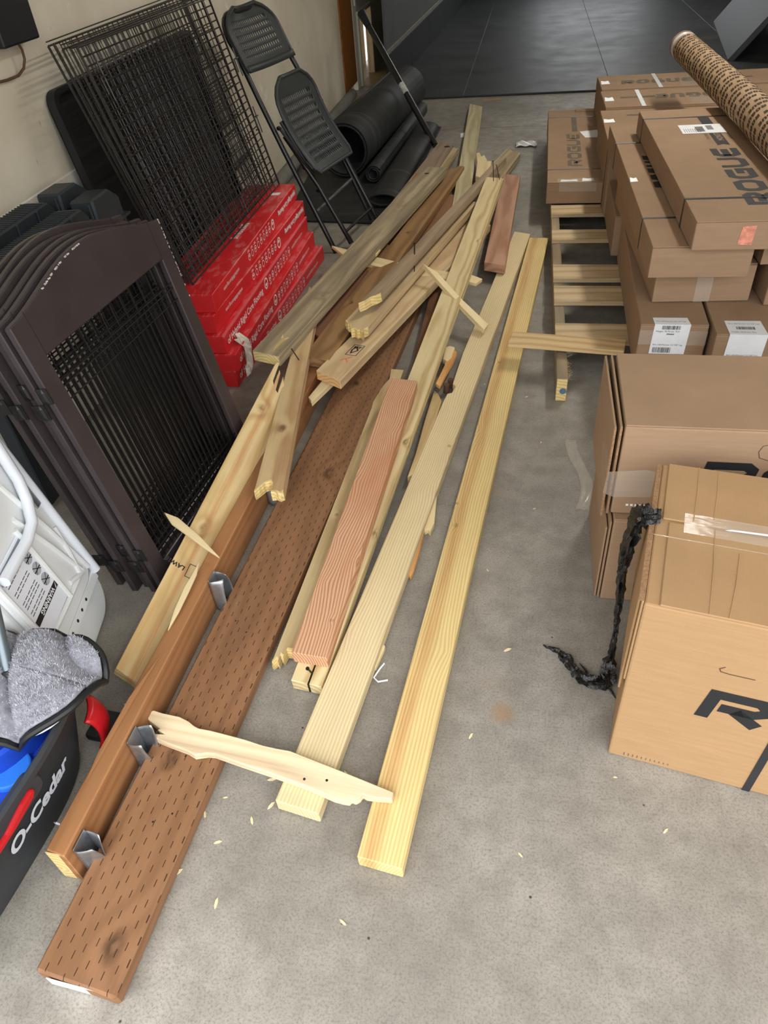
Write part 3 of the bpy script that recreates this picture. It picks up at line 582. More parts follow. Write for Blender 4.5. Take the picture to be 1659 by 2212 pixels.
for k, nm, lb in (('Z1', 'wood_splinter', 'long pale splinter lying slantwise over two boards in the middle'),
                  ('Z2', 'wood_strip', 'thin white strip crossing beneath the grey boards, both tips showing'),
                  ('Z3', 'wood_splinter', 'pointed pale splinter leaning from the pet gate over the split stud'),
                  ('Z4', 'wood_splinter', 'white needle-shaped splinter lying on the orange-brown beam'),
                  ('Z5', 'wood_splinter', 'short stick poking out under the stamped board'),
                  ('s1', 'wood_splinter', 'round-ended tan scrap under the right edge of the notched board'),
                  ('s2', 'wood_splinter', 'orange-edged scrap under the right edge of the notched board'),
                  ('s3', 'wood_splinter', 'tiny block scrap under the notched board near the white string'),
                  ('s4', 'wood_splinter', 'curved sliver torn from the notch of the cream board'),
                  ('s5', 'wood_splinter', 'small knotty chunk beside the notch of the cream board'),
                  ('s6', 'wood_splinter', 'crumpled pale chunk of torn wood among the far board ends')):
    board(k, nm, wood('orange_scrap', (226, 176, 112), (196, 134, 74), 34, 300) if k in ('s2', 's4') else M_SPL, lb, 'splinter', bev=0.001)
# ------------------------------------------------------------------ left side: adapter on the wall
t = thing('wall_adapter', 'black box-shaped plug-in adapter mounted on the cream wall', 'adapter', Matrix.Translation((WX, 2.375, 1.095)))
obj('body', MB().box(0.002, 0.058, -0.16, 0.035, 0.022, 0.15), M_BLKPL, t, bevel=0.006, seg=2)
mb = MB()
for i in range(9): mb.box(0.010, 0.052, 0.0348, 0.037, 0.034 + i * 0.0125, 0.0402 + i * 0.0125)
obj('vent_ribs', mb, M_BLKMET, t)
obj('cable', MB().tube([(0.03, -0.05, 0.024), (0.03, -0.04, 0.004), (0.027, -0.038, -0.02), (0.022, -0.05, -0.042), (0.015, -0.08, -0.056), (0.008, -0.13, -0.058), (0.006, -0.4, -0.04)], 0.004, 8), plain('brown_cable', (86, 62, 46), 0.5), t, smooth=True)

# tray of the dog crate
tl = Vector((-0.14, 0, 0.99)).normalized()
t = thing('crate_tray', 'black plastic crate pan standing against the cream wall behind the wire crate', 'tray', frame((-1.385, 2.40, 0.005), (0, 1, 0), y=tl))
L_, H_ = 1.25, 0.975
def rrect(x0, x1, y0, y1, r, n=5):
    out = []
    for cx_, cy_, a0 in ((x1 - r, y1 - r, 0), (x0 + r, y1 - r, 90), (x0 + r, y0 + r, 180), (x1 - r, y0 + r, 270)):
        for i in range(n + 1):
            a = math.radians(a0 + 90 * i / n); out.append((cx_ + r * math.cos(a), cy_ + r * math.sin(a)))
    return out
obj('pan', MB().prism(rrect(0, L_, 0, H_, 0.05), -0.006, 0.0), M_BLKPL, t, bevel=0.002)
ro, ri = rrect(0, L_, 0, H_, 0.05), rrect(0.018, L_ - 0.018, 0.018, H_ - 0.018, 0.04); n_ = len(ro)
mb = MB(); vs = [(x, y, -0.004) for x, y in ro] + [(x, y, 0.026) for x, y in ro] + [(x, y, 0.026) for x, y in ri] + [(x, y, 0.0) for x, y in ri]
mb.add(vs, [(k * n_ + i, k * n_ + (i + 1) % n_, (k + 1) * n_ + (i + 1) % n_, (k + 1) * n_ + i) for k in range(3) for i in range(n_)])
obj('rim', mb, M_BLKPL, t, smooth=True)

# folded wire crate on the flooring boxes
t = thing('wire_crate', 'folded black wire dog crate leaning on the wall on top of the red boxes', 'crate', Matrix.Translation((-1.19, 2.36, 0.352)))
CW, CH = 1.13, 0.76
def wire_panel(lean, off, y0, yaw, pv, ph, double, w=CW, hgt=CH):
    V = Vector((-math.sin(lean), 0, math.cos(lean))); U = Vector((math.sin(yaw), math.cos(yaw), 0))
    M = frame((off, y0, 0.0), U, y=V); mb = MB(); r = 0.0019
    nv = int(w / pv)
    for i in range(nv + 1): mb.tube([(w * i / nv, 0, 0), (w * i / nv, hgt, 0)], r, 4)
    nh = int(hgt / ph)
    for j in range(nh + 1):
        y = hgt * j / nh; mb.tube([(0, y, 0.003), (w, y, 0.003)], r * 1.25, 4)
        if double: mb.tube([(0, y + 0.011, 0.003), (w, y + 0.011, 0.003)], r, 4)
    for a, b in (((0, 0), (w, 0)), ((0, hgt), (w, hgt)), ((0, 0), (0, hgt)), ((w, 0), (w, hgt))): mb.tube([(*a, 0.004), (*b, 0.004)], 0.003, 5)
    return obj('wire_panel', mb, M_WIRE, t, M=M)
ps = [wire_panel(0.235, 0.028, 0.0, 0.012, 0.0565, 0.026, False), wire_panel(0.24, 0.008, 0.006, 0.0, 0.038, 0.098, True), wire_panel(0.25, -0.014, 0.012, -0.012, 0.047, 0.13, True),
      wire_panel(0.26, -0.036, 0.03, -0.02, 0.038, 0.111, False, CW, 0.775), wire_panel(0.27, -0.06, 0.05, -0.035, 0.047, 0.098, True, CW + 0.08, 0.77)]
for k, (y, z) in enumerate(((0.02, 0.62), (0.02, 0.16), (0.62, 0.05), (1.10, 0.25), (1.12, 0.48))):
    mb = MB(); mb.tube([(0, 0, 0), (0.03, 0, 0.0), (0.03, 0.05, 0), (0.03, 0.05, 0.02), (0.0, 0.05, 0.02)], 0.0032, 6).tube([(0.03, -0.02, 0.012), (0.03, 0.09, 0.012)], 0.0028, 6)
    obj('slide_latch', mb, M_WIRE, ps[0], M=Matrix.Translation((y, z, 0.004)))

# ------------------------------------------------------------------ red flooring cartons
def red_carton():
    tt = NT('red_carton'); v = tt.map()
    n = tt.noise(v, 6, 5, 0.7); s_ = tt.noise(tt.map((6, 2, 6)), 4, 6, 0.75)
    col = tt.mix(tt.rng(n, 0.3, 0.7), S(198, 26, 32), S(222, 42, 46))
    sep = tt.n('ShaderNodeSeparateXYZ'); tt.l(tt.tc.outputs['Object'], sep.inputs[0])
    dust = tt.math('MULTIPLY', tt.rng(s_, 0.5, 0.72, 0, 0.75), tt.rng(sep.outputs[2], 0.06, 0.0702))
    col = tt.mix(dust, col, S(222, 170, 166))
    return tt.done(col, 0.38, 0, 0.5)
M_RED = red_carton()
M_REDT = plain('pinkish_seam_tape', (224, 96, 104), 0.25, var=0.1)
FB = [(-0.961, 3.456, 0.048, 'bottom'), (-1.000, 3.456, 0.002, 'second from the bottom'), (-1.026, 3.462, 0.008, 'middle'), (-1.036, 3.480, 0.022, 'second from the top'), (-1.073, 3.503, -0.012, 'top')]
flo = text_mb('of Hybrid Rigid Core Flooring', 0.036, 0.0006); flo2 = text_mb('smithcliffsflooring.com', 0.021); flo3 = text_mb('Hybrid Rigid Core Flooring', 0.028, 0.0012); smi = text_mb('Smithcliffs', 0.045, 0.0006); tiny = text_mb('WATER RESISTANT', 0.0065)
icons = MB()
for i in range(9):
    r_ = 0.0125 if i else 0.02; cx_ = 0.0 if i == 0 else 0.012 + i * 0.043
    stroke(icons, [(cx_ + r_ * math.cos(a * math.pi / 8), r_ * math.sin(a * math.pi / 8)) for a in range(16)], 0.0028 if i else 0.006, True)
    if i in (0, 1, 2, 4, 6, 8):
        icons.add([(cx_ + r_ * 0.6 * math.cos(math.pi + a * math.pi / 6), (r_ * 0.6) * math.sin(math.pi + a * math.pi / 6) + (0.002 if i % 4 else 0), 0) for a in range(7)], [tuple(range(7))])
    if i: stroke(icons, [(cx_ - 0.013, -0.021), (cx_ + 0.013, -0.021)], 0.002); stroke(icons, [(cx_ - 0.010, -0.026), (cx_ + 0.010, -0.026)], 0.002)
me_ic = me_fl = None
for k, (xf, yf, ya, nm) in enumerate(FB):
    z0 = k * 0.07; L = 1.22
    xn, yn = xf - math.sin(ya) * L, yf - math.cos(ya) * L
    M = Matrix.Translation((xn, yn, z0)) @ Matrix.Rotation(-ya, 4, 'Z')
    t = thing('flooring_carton', 'flat red flooring carton with white print, %s of the stack of five' % nm, 'carton', M, 'red flooring cartons')
    obj('body', MB().box(-0.24, 0, 0, L, 0.0006, 0.0696), M_RED, t, bevel=0.002)
    F = Matrix(((0, 0, 1, 0.0007), (1, 0, 0, 0), (0, 1, 0, 0), (0, 0, 0, 1)))      # face frame on the right side
    flip = k >= 3
    if flip: F = F @ Matrix.Translation((L, 0.07, 0)) @ Matrix.Rotation(math.pi, 4, 'Z')
    obj('lettering', merge(MB(), flo, Matrix.Translation((0.03, 0.022, 0))), M_WINK, t, M=F) if not flip else obj('lettering', merge(MB(), flo3, Matrix.Translation((0.02, 0.024, 0))), M_WINK, t, M=F)
    obj('web_lettering', merge(MB(), flo2, Matrix.Translation((0.92, 0.026, 0))), M_WINK, t, M=F)
    obj('print_icons', merge(MB(), icons, Matrix.Translation((0.52 if not flip else 0.43, 0.040, 0))), M_WINK, t, M=F)
    obj('seam_tape', MB().box(-0.008, 0.001, 0.0, L, 0.0625, 0.0706), M_REDT, t, bevel=0.0008) if k in (0, 2) else obj('edge_tape', MB().box(-0.03, -0.002, L - 0.2, L - 0.12, 0.0692, 0.0702), M_REDT, t)
    obj('end_label', MB().box(-0.05, -0.02, L, L + 0.0008, 0.012, 0.05), plain('green_label_%d' % k, (178, 190, 110), 0.6), t)
    obj('corner_sticker', MB().box(-0.075, -0.035, L - 0.16, L - 0.13, 0.0696, 0.0702), M_WHITE, t)
    if k == 4:
        T = Matrix(((0, -1, 0, -0.07), (1, 0, 0, 0.52), (0, 0, 1, 0.0704), (0, 0, 0, 1)))
        obj('top_lettering', smi, M_WINK, t, M=T)
        obj('torn_sticker', MB().box(-0.2, -0.16, 0.16, 0.175, 0.0696, 0.0703), M_WHITE, t)
# crumpled peel of tape sticking to the two lowest cartons
rnd = random.Random(4); pts = [(-1.022, 2.33, 0.165), (-1.0, 2.33, 0.138), (-0.988, 2.32, 0.11), (-0.985, 2.31, 0.085), (-0.982, 2.30, 0.06), (-0.975, 2.275, 0.045)]
mb = MB(); prev = None
for i, p in enumerate(pts):
    wv = 0.022 + 0.012 * rnd.random()
    row = [(p[0] + rnd.uniform(-.004, .004) + 0.010 * math.sin(j * 2.1 + i), p[1] + (j - 1.5) * wv * 0.66, p[2] + rnd.uniform(-.006, .006)) for j in range(4)]
    o_ = len(mb.v); mb.v += row
    if prev is not None:
        for j in range(3): mb.f.append((prev + j, prev + j + 1, o_ + j + 1, o_ + j)); mb.mi.append(0)
    prev = o_
tag(obj('tape_peel', mb, plain('dirty_tape', (206, 196, 182), 0.6, var=0.25, scale=60), solid=0.002), 'crumpled off-white strip of tape stuck on the lowest red cartons', 'tape')

# ------------------------------------------------------------------ pet gate, folded panels
M_GATE = plain('dark_brown_gate', (60, 52, 53), 0.34, var=0.14, scale=9, bump=0.05)
M_GATEW = plain('gate_wire', (26, 24, 24), 0.35, var=0.1)
ga, gl, gw, gh = 0.102, 0.165, 0.627, 0.777
gU = Vector((math.sin(ga), math.cos(ga), 0)); gN = Vector((-math.cos(ga), math.sin(ga), 0))
gV = Vector((0, 0, 1)) * math.cos(gl) + gN * math.sin(gl)
gate = thing('pet_gate', 'folded dark brown pet gate with arched tops and black wire bars', 'gate', frame((-0.889, 1.198, 0.0005), gU, y=gV))
def gate_outline():
    sw = 0.052
    top = [(u * gw, gh + 0.062 * math.sin(math.pi * u) ** 1.5) for u in [i / 16 for i in range(17)]]
    return top, sw
top, sw = gate_outline()
fm = MB()
n_t = 17; inn = [(sw + (gw - 2 * sw) * i / 16, gh - 0.09) for i in range(17)]
ring_o = [(0, 0), (gw, 0)] + [(u, v) for u, v in top[::-1]]; ring_i = [(sw, 0.03), (gw - sw, 0.03)] + inn[::-1]
n_ = len(ring_o)
fm.v = [(x, y, z) for z in (0.0, -0.018) for rr in (ring_o, ring_i) for x, y in rr]
for i in range(n_):
    j = (i + 1) % n_
    fm.f += [(i, j, n_ + j, n_ + i), (2 * n_ + j, 2 * n_ + i, 3 * n_ + i, 3 * n_ + j), (j, i, 2 * n_ + i, 2 * n_ + j), (n_ + i, n_ + j, 3 * n_ + j, 3 * n_ + i)]
fm.mi = [0] * len(fm.f)
jm = MB()
for x_ in (sw, gw - sw): jm.box(x_ - 0.0006, x_ + 0.0006, gh - 0.09, gh + 0.012, -0.0005, 0.0003)
brail = MB().box(sw + 0.0008, gw - sw - 0.0008, 0.03, 0.075, -0.0175, -0.0005)
wm = MB(); nw = 24
for i in range(1, nw): wm.tube([(sw + (gw - 2 * sw) * i / nw, 0.06, -0.009), (sw + (gw - 2 * sw) * i / nw, gh - 0.16 if i % 2 else gh - 0.09, -0.009)], 0.0021, 5)
for vv in (0.11, 0.125, gh - 0.155, gh - 0.168, gh - 0.20): wm.tube([(sw, vv, -0.006), (gw - sw, vv, -0.006)], 0.0021, 5)
hms = []
for vv in (0.14, gh - 0.16): hms.append(MB().grid(lambda u, v, vv=vv: (-0.0012 - (0.0045 if 3 <= round(u * 8) <= 5 and 1 <= round(v * 4) <= 3 else 0.0012), vv - 0.019 + 0.038 * v, 0.002 - 0.036 * u), 8, 4))
first = None; rg = random.Random(3)
for k in range(6):
    off = Matrix.Translation((0.004 * k * (-1 if k % 2 else 1) + (0.02 if k == 5 else 0), 0.0046 * k + (0.006 if k == 4 else 0), -0.0265 * k)) @ Matrix.Rotation(0.004 * k, 4, 'Y')
    if first is None:
        p = obj('gate_frame', fm, M_GATE, gate, bevel=0.003, M=off)
        subs = [obj('joint_lines', jm, M_WIRE, p), obj('bottom_rail', brail, M_GATE, p, bevel=0.002), obj('wire_bars', wm, M_GATEW, p), *[obj('hinge', hm, M_GATEW, p, solid=0.002) for hm in hms]]
        first = (p, subs)
    else:
        p = first[0].copy(); COL.objects.link(p); p.parent = gate; p.matrix_local = off
        for s_ in first[1]:
            c = s_.copy(); COL.objects.link(c); c.parent = p
            if s_.name.startswith('hinge') and k % 2: c.location.y -= 0.042
rg = random.Random(6); cmb = MB()
for k in range(34):
    v_ = gh - 0.005 - 0.22 * rg.random() ** 1.7; q = rg.uniform(0.001, 0.004); cmb.box(gw - q, gw + 0.0003, v_, v_ + rg.uniform(0.001, 0.006), -0.003, 0.0004)
for k in range(26):
    u_ = rg.uniform(0.2, 0.5); v_ = gh + 0.062 * math.sin(math.pi * u_) ** 1.5 - 0.003; cmb.box(u_ * gw, u_ * gw + rg.uniform(0.002, 0.009), v_ - 0.002, v_ + 0.0012, -0.002, 0.0004)
obj('paint_chips', cmb, plain('chipped_paint', (200, 192, 184), 0.8, var=0.3, scale=300), first[0], kind='stuff', label='pale paint chips along the edges')

# ------------------------------------------------------------------ black plastic sawhorses behind the gate
M_SAW = plain('sawhorse_plastic', (44, 49, 53), 0.42, var=0.15, scale=14, bump=0.15, bscale=200)
def sawhorse(loc, label, ln):
    t = thing('folding_sawhorse', label, 'sawhorse', loc)
    obj('beam', MB().prism([(0, 0.0), (ln, 0.0), (ln, 0.045), (ln - 0.03, 0.075), (0, 0.075)], -0.04, 0.04, Matrix(((0, 0, 1, 0), (1, 0, 0, 0), (0, 1, 0, 0.62), (0, 0, 0, 1)))), M_SAW, t, bevel=0.006)
    obj('end_block', MB().prism([(ln + 0.03, -0.02), (ln + 0.20, -0.02), (ln + 0.20, 0.04), (ln + 0.15, 0.075), (ln + 0.04, 0.075)], -0.04, 0.04, Matrix(((0, 0, 1, 0), (1, 0, 0, 0), (0, 1, 0, 0.62), (0, 0, 0, 1)))), M_SAW, t, bevel=0.006)
    obj('saddle', MB().box(-0.035, 0.035, -0.0, ln + 0.2, 0.58, 0.625), M_SAW, t, bevel=0.004)
    for i in range(6):
        y = 0.06 + i * ln / 5.5
        obj('rib', MB().box(0.039, 0.046, y, y + 0.008, 0.60, 0.69), M_SAW, t, bevel=0.002)
    obj('long_rib', MB().box(0.039, 0.0455, 0.0, ln, 0.648, 0.655), M_SAW, t, bevel=0.002)
    mb = MB()
    for i in range(36): mb.box(-0.036, 0.036, 0.01 + i * (ln - 0.05) / 36, 0.014 + i * (ln - 0.05) / 36, 0.695, 0.698)
    obj('grip_ridges', mb, M_SAW, t)
    mb = MB()
    for i in range(22): mb.box(0.03, 0.052, 0.02 + i * (ln + 0.18) / 22, 0.032 + i * (ln + 0.18) / 22, 0.555, 0.60)
    mb.box(0.03, 0.054, 0.0, ln + 0.21, 0.548, 0.556).box(0.03, 0.054, 0.0, ln + 0.21, 0.598, 0.606)
    obj('side_rack', mb, M_SAW, t)
    for y in (0.03, ln + 0.12):
        obj('leg', MB().prism([(y, -0.04), (y + 0.07, -0.04), (y + 0.06, 0.6), (y + 0.01, 0.6)], -0.02, 0.028, Matrix(((0, 0, 1, 0), (1, 0, 0, 0), (0, 1, 0, 0), (0, 0, 0, 1)))), M_SAW, t, bevel=0.004)
    return t
sawhorse(Matrix.Translation((-1.275, 1.43, 0.045)) @ Matrix.Rotation(-0.06, 4, 'Y'), 'black ribbed plastic sawhorse folded upright right behind the pet gate', 0.61)
sawhorse(Matrix.Translation((-1.41, 1.46, 0.06)) @ Matrix.Rotation(-0.03, 4, 'Y'), 'black ribbed plastic sawhorse folded upright closest to the wall', 0.60)
# ------------------------------------------------------------------ black folding chair leaning on the wall
ca, cl = 0.254, 0.436
cU = Vector((math.sin(ca), math.cos(ca), 0)); cV = Vector((0, 0, 1)) * math.cos(cl) + Vector((-math.cos(ca), math.sin(ca), 0)) * math.sin(cl)
t = thing('folding_chair', 'black folding chair with slotted seat and back, folded against the wall', 'chair', frame((-0.923, 3.539, 0.012), cU, y=cV))
cw = 0.455
def arc(cx_, cy_, r, a0, a1, n, z=0.0): return [(cx_ + r * math.cos(math.radians(a0 + (a1 - a0) * i / n)), cy_ + r * math.sin(math.radians(a0 + (a1 - a0) * i / n)), z) for i in range(n + 1)]
obj('back_frame', MB().tube([(0.0, 0.0, 0), (0.0, 0.5, 0), (0.008, 0.72, 0), (0.028, 0.95, -0.005)] + arc(0.128, 1.0, 0.1, 180, 90, 5, -0.01) + arc(cw - 0.128, 1.0, 0.1, 90, 0, 5, -0.01) + [(cw - 0.028, 0.95, -0.005), (cw - 0.008, 0.72, 0), (cw, 0.5, 0), (cw, 0.0, 0)], 0.0125, 10), M_BLKMET, t, smooth=True)
obj('front_leg', MB().tube([(0.075, -0.01, 0.058), (0.06, 0.3, 0.045), (0.03, 0.56, 0.022)], 0.012, 10), M_BLKMET, t, smooth=True)
obj('front_leg', MB().tube([(cw - 0.045, -0.01, 0.058), (cw - 0.045, 0.3, 0.045), (cw - 0.03, 0.56, 0.022)], 0.012, 10), M_BLKMET, t, smooth=True)
obj('cross_bar', MB().tube([(0.075, 0.05, 0.056), (cw - 0.045, 0.06, 0.056)], 0.008, 8), M_BLKMET, t, smooth=True)
obj('rear_cross_bar', MB().tube([(0.0, 0.2, 0.0), (cw, 0.23, 0.0)], 0.008, 8), plain('worn_steel_bar', (92, 92, 92), 0.4, 0.4), t, smooth=True)
obj('side_link', MB().tube([(0.012, 0.60, 0.03), (0.035, 0.42, 0.05), (0.06, 0.36, 0.052)], 0.008, 8), M_BLKMET, t, smooth=True)
obj('side_link', MB().tube([(cw - 0.012, 0.62, 0.03), (cw - 0.02, 0.50, 0.05), (cw - 0.04, 0.38, 0.052)], 0.008, 8), M_BLKMET, t, smooth=True)
for x_ in (0.0, 0.075, cw - 0.045, cw): obj('foot_cap', MB().tube([(x_, -0.012, 0.0 if x_ in (0.0, cw) else 0.058), (x_, 0.02, 0.0 if x_ in (0.0, cw) else 0.0575)], 0.0135, 10), M_BLKPL, t, smooth=True)
for x_, y_ in ((0.0, 0.60), (0.045, 0.40), (cw, 0.62), (0.06, 0.28)): obj('rivet', MB().tube([(x_ - 0.006, y_, 0.03), (x_ + 0.006, y_, 0.034)], 0.009, 8), M_BLKMET, t, smooth=True)
M_CHP = plain('chair_plastic', (50, 53, 54), 0.45, var=0.08, scale=20)
def slotted(fn, nu, nv, mu, mv0, mv1, sk):
    # rows of slots: every second column is a bar, slots pause every fourth line
    return MB().grid(fn, nu, nv, skip=lambda i, j: mu <= i < nu - mu and mv0 <= j < nv - mv1 and i % 2 == 0 and sk(j))
def seat_fn(u, v):
    e = 1.0 if v < 0.75 else math.sqrt(max(0.0, 1 - ((v - 0.75) / 0.25) ** 2 * 0.75)); lo = 1.0 if v > 0.08 else 0.9 + 0.1 * v / 0.08
    x = cw / 2 + (u - 0.5) * 0.375 * e * lo; return (x, 0.345 + v * 0.435, 0.075 - 0.03 * math.sin(math.pi * v) - 0.012 * math.cos((u - 0.5) * math.pi) + 0.02 * (1 - v))
seat = obj('seat', slotted(seat_fn, 45, 48, 5, 5, 7, lambda j: j % 4 in (1, 2)), M_CHP, t, smooth=True, solid=0.003)
rim = [seat_fn(u / 10, 0) for u in range(11)] + [seat_fn(1, v / 14) for v in range(1, 15)] + [seat_fn(1 - u / 10, 1) for u in range(1, 11)] + [seat_fn(0, 1 - v / 14) for v in range(1, 14)]
obj('seat_rim', MB().tube(rim, 0.009, 8, closed=True), M_CHP, seat, smooth=True)
for sg in (0, 1): obj('seat_rail', MB().tube([(cw - 0.05 if sg else 0.05, 0.42, 0.05), (cw - 0.04 if sg else 0.04, 0.62, 0.035)], 0.011, 8), M_BLKMET, seat, smooth=True)
def back_fn(u, v):
    e = 1.0 if v < 0.55 else math.sqrt(max(0.0, 1 - ((v - 0.55) / 0.45) ** 2 * 0.82))
    return (cw / 2 + (u - 0.5) * 0.42 * e, 0.86 + v * 0.25, 0.012 - 0.022 * math.cos((u - 0.5) * math.pi))
back = obj('backrest', slotted(back_fn, 49, 34, 5, 6, 6, lambda j: j % 4 in (1, 2)), M_CHP, t, smooth=True, solid=0.003)
rim = [back_fn(u / 10, 0) for u in range(11)] + [back_fn(1, v / 12) for v in range(1, 13)] + [back_fn(1 - u / 10, 1) for u in range(1, 11)] + [back_fn(0, 1 - v / 12) for v in range(1, 12)]
obj('back_rim', MB().tube(rim, 0.009, 8, closed=True), M_CHP, back, smooth=True)
obj('lower_lip', MB().grid(lambda u, v: (back_fn(u, 0)[0], 0.86 + 0.03 * v - 0.012, back_fn(u, 0)[2] + 0.009), 12, 2), M_CHP, back, smooth=True, solid=0.008)

# ------------------------------------------------------------------ rolled rubber mats
def spiral(c0, c1, r, turns, th, flat=1.0, a0=0.0, n=64):
    mb = MB(); c0 = Vector(c0); c1 = Vector(c1); ax = (c1 - c0).normalized()
    u = ax.cross(Vector((0, 0, 1))).normalized(); q = u.cross(ax)
    def fn(s, v):
        a = a0 + s * turns * 2 * math.pi; rr = r - s * turns * th * 1.25
        return tuple(c0 + (c1 - c0) * v + u * (rr * math.cos(a)) + q * (rr * flat * math.sin(a)))
    mb.grid(fn, n, 1); return mb
def roll(name, label, c0, c1, r, turns, th, flat=1.0, a0=0.0):
    o = obj(name, spiral(c0, c1, r, turns, th, flat, a0), M_RUB, smooth=True, solid=th)
    return tag(o, label, 'mat')
roll('rolled_mat', 'largest roll of thick black rubber matting lying by the door', (-1.10, 4.72, 0.178), (-0.945, 6.40, 0.178), 0.162, 2.1, 0.012, 1.0, 2.4)
roll('rolled_mat', 'thin black rubber roll wedged under the largest roll', (-0.905, 4.60, 0.064), (-0.80, 6.2, 0.064), 0.050, 2.2, 0.009, 1.0, 0.5)
roll('rolled_mat', 'loose flattened black rubber roll nearest to the weathered boards', (-0.775, 4.16, 0.052), (-0.705, 5.72, 0.052), 0.085, 1.5, 0.010, 0.42, 3.4)
tag(obj('rubber_sheet', MB().prism([(-1.32, 4.0), (-0.80, 3.93), (-0.655, 4.75), (-0.62, 5.9), (-1.25, 6.3), (-1.38, 4.9)], 0.0, 0.010), M_RUB, bevel=0.002), 'flat black rubber sheet on the floor beneath the rolls', 'mat')
t = thing('steel_bar', 'black steel bar with a small white sticker leaning across the rubber rolls', 'bar', frame((-0.605, 5.36, 0.02), Vector((-1.185, 6.05, 0.72)) - Vector((-0.605, 5.36, 0.02)), z=(0.3, -0.3, 1)))
bl = (Vector((-1.185, 6.05, 0.72)) - Vector((-0.605, 5.36, 0.02))).length
obj('shaft', MB().tube([(0, 0, 0), (bl - 0.11, 0, 0)], 0.021, 12), M_BLKMET, t, smooth=True)
obj('grip', MB().tube([(bl - 0.12, 0, 0), (bl, 0, 0)], 0.030, 12, rs=[0.024, 0.032]), M_BLKPL, t, smooth=True)
obj('sticker', MB().tube([(0.44, 0, 0), (0.52, 0, 0)], 0.0222, 12), plain('bar_sticker', (176, 176, 170), 0.5, var=0.35, scale=70), t, smooth=True)

# ------------------------------------------------------------------ white folding table
tO = Vector((-1.03, 1.17, 0.0)); tX = Vector((-0.189, 0.982, 0)); tY = Vector((-0.201, -0.039, 0.979))
M_TPL = plain('white_moulded_plastic', (226, 228, 228), 0.45, var=0.03, scale=4, bump=0.04, bscale=180)
M_TTB = plain('white_tube', (224, 229, 236), 0.3, var=0.03)
t = thing('folding_table', 'white plastic fold-in-half table standing on edge against the brown pet gate', 'table', frame(tO, tX, y=tY))
obj('outer_half', MB().prism(rrect(-0.31, 0.005, 0.002, 0.92, 0.085, 8), -0.036, -0.002), M_TPL, t, bevel=0.008, seg=3)
half = obj('inner_half', MB().prism(rrect(-0.30, -0.012, 0.115, 0.90, 0.05, 6), -0.001, 0.012), M_TPL, t, bevel=0.006, seg=2)
mb = MB()
for a, b in (((-0.02, 0.14), (-0.085, 0.47)), ((-0.045, 0.15), (-0.12, 0.40)), ((-0.04, 0.155), (-0.29, 0.165)), ((-0.06, 0.16), (-0.03, 0.29)), ((-0.05, 0.15), (-0.11, 0.175))):
    mb.tube([(*a, 0.012), ((a[0] + b[0]) / 2, (a[1] + b[1]) / 2, 0.015), (*b, 0.012)], 0.007, 8)
obj('moulded_ribs', mb, M_TPL, half, smooth=True)
obj('fold_rail', MB().box(-0.31, -0.005, 0.088, 0.118, -0.002, 0.010), M_TPL, t, bevel=0.003)
mb = MB()
for x_ in (-0.10, -0.135, -0.17, -0.21, -0.25): mb.tube([(x_, 0.103, 0.0095), (x_, 0.103, 0.0106)], 0.0045, 8)
obj('rail_holes', mb, M_INK, t)
obj('side_tube', MB().tube([(-0.004, 0.11, 0.012), (-0.002, 0.5, 0.012), (0.0, 0.9, 0.012)], 0.0125, 12), M_TTB, t, smooth=True)
obj('leg_tube', MB().tube([(-0.02, 0.62, 0.03), (-0.045, 0.45, 0.03), (-0.065, 0.405, 0.03), (-0.10, 0.365, 0.03), (-0.15, 0.355, 0.03), (-0.28, 0.36, 0.03)], 0.013, 12), M_TTB, t, smooth=True)
br = obj('steel_bracket', MB().box(-0.035, -0.012, 0.355, 0.435, 0.012, 0.016), M_STEEL, t, bevel=0.001)
obj('bracket_edge', MB().box(-0.0135, -0.0105, 0.35, 0.44, 0.008, 0.017), M_INK, br)
obj('corner_clip', MB().box(-0.012, 0.009, 0.052, 0.075, -0.034, -0.018), M_TTB, t, bevel=0.002)
ls = obj('warning_plate', MB().box(-0.285, -0.145, 0.17, 0.375, 0.012, 0.017), plain('sticker_white', (232, 236, 244), 0.35, var=0.02), t, bevel=0.002)
for x_ in (-0.142, -0.29): obj('plate_rail', MB().tube([(x_, 0.16, 0.016), (x_, 0.385, 0.016)], 0.007, 8), M_TPL, t, smooth=True)
FW = Matrix.Translation((0, 0, 0.0174))
obj('black_band', MB().box(-0.28, -0.15, 0.212, 0.228, 0.017, 0.0173), M_INK, ls)
wt = text_mb('WARNING', 0.0165, 0.0005)
obj('lettering', merge(MB(), wt, Matrix.Translation((-0.168, 0.226, 0)) @ Matrix.Rotation(math.pi, 4, 'Z')), M_WHITE, ls, M=FW)
mb = MB()
mb.add([(-0.163, 0.214, 0), (-0.153, 0.226, 0), (-0.158, 0.214, 0)], [(0, 1, 2)])
obj('warning_triangle', mb, M_WHITE, ls, M=FW)
for i, y_ in enumerate((0.253, 0.288, 0.323)):
    mb = MB(); mb.add([(-0.168 + 0.0155 * math.cos(a * math.pi / 10), y_ + 0.0155 * math.sin(a * math.pi / 10), 0) for a in range(20)], [tuple(range(20))])
    pc = obj('pictogram', mb, plain('pictogram_grey_%d' % i, (172, 176, 182), 0.6), ls, M=FW)
    mb = MB(); stroke(mb, [(-0.18, y_ - 0.010), (-0.156, y_ + 0.010)], 0.002, False, 0.0002); stroke(mb, [(-0.18, y_ + 0.010), (-0.156, y_ - 0.010)], 0.002, False, 0.0002); stroke(mb, [(-0.183, y_ - 0.003), (-0.153, y_ - 0.003)], 0.003, False, 0.0001)
    obj('cross_mark', mb, M_INK, pc)
mb = MB()
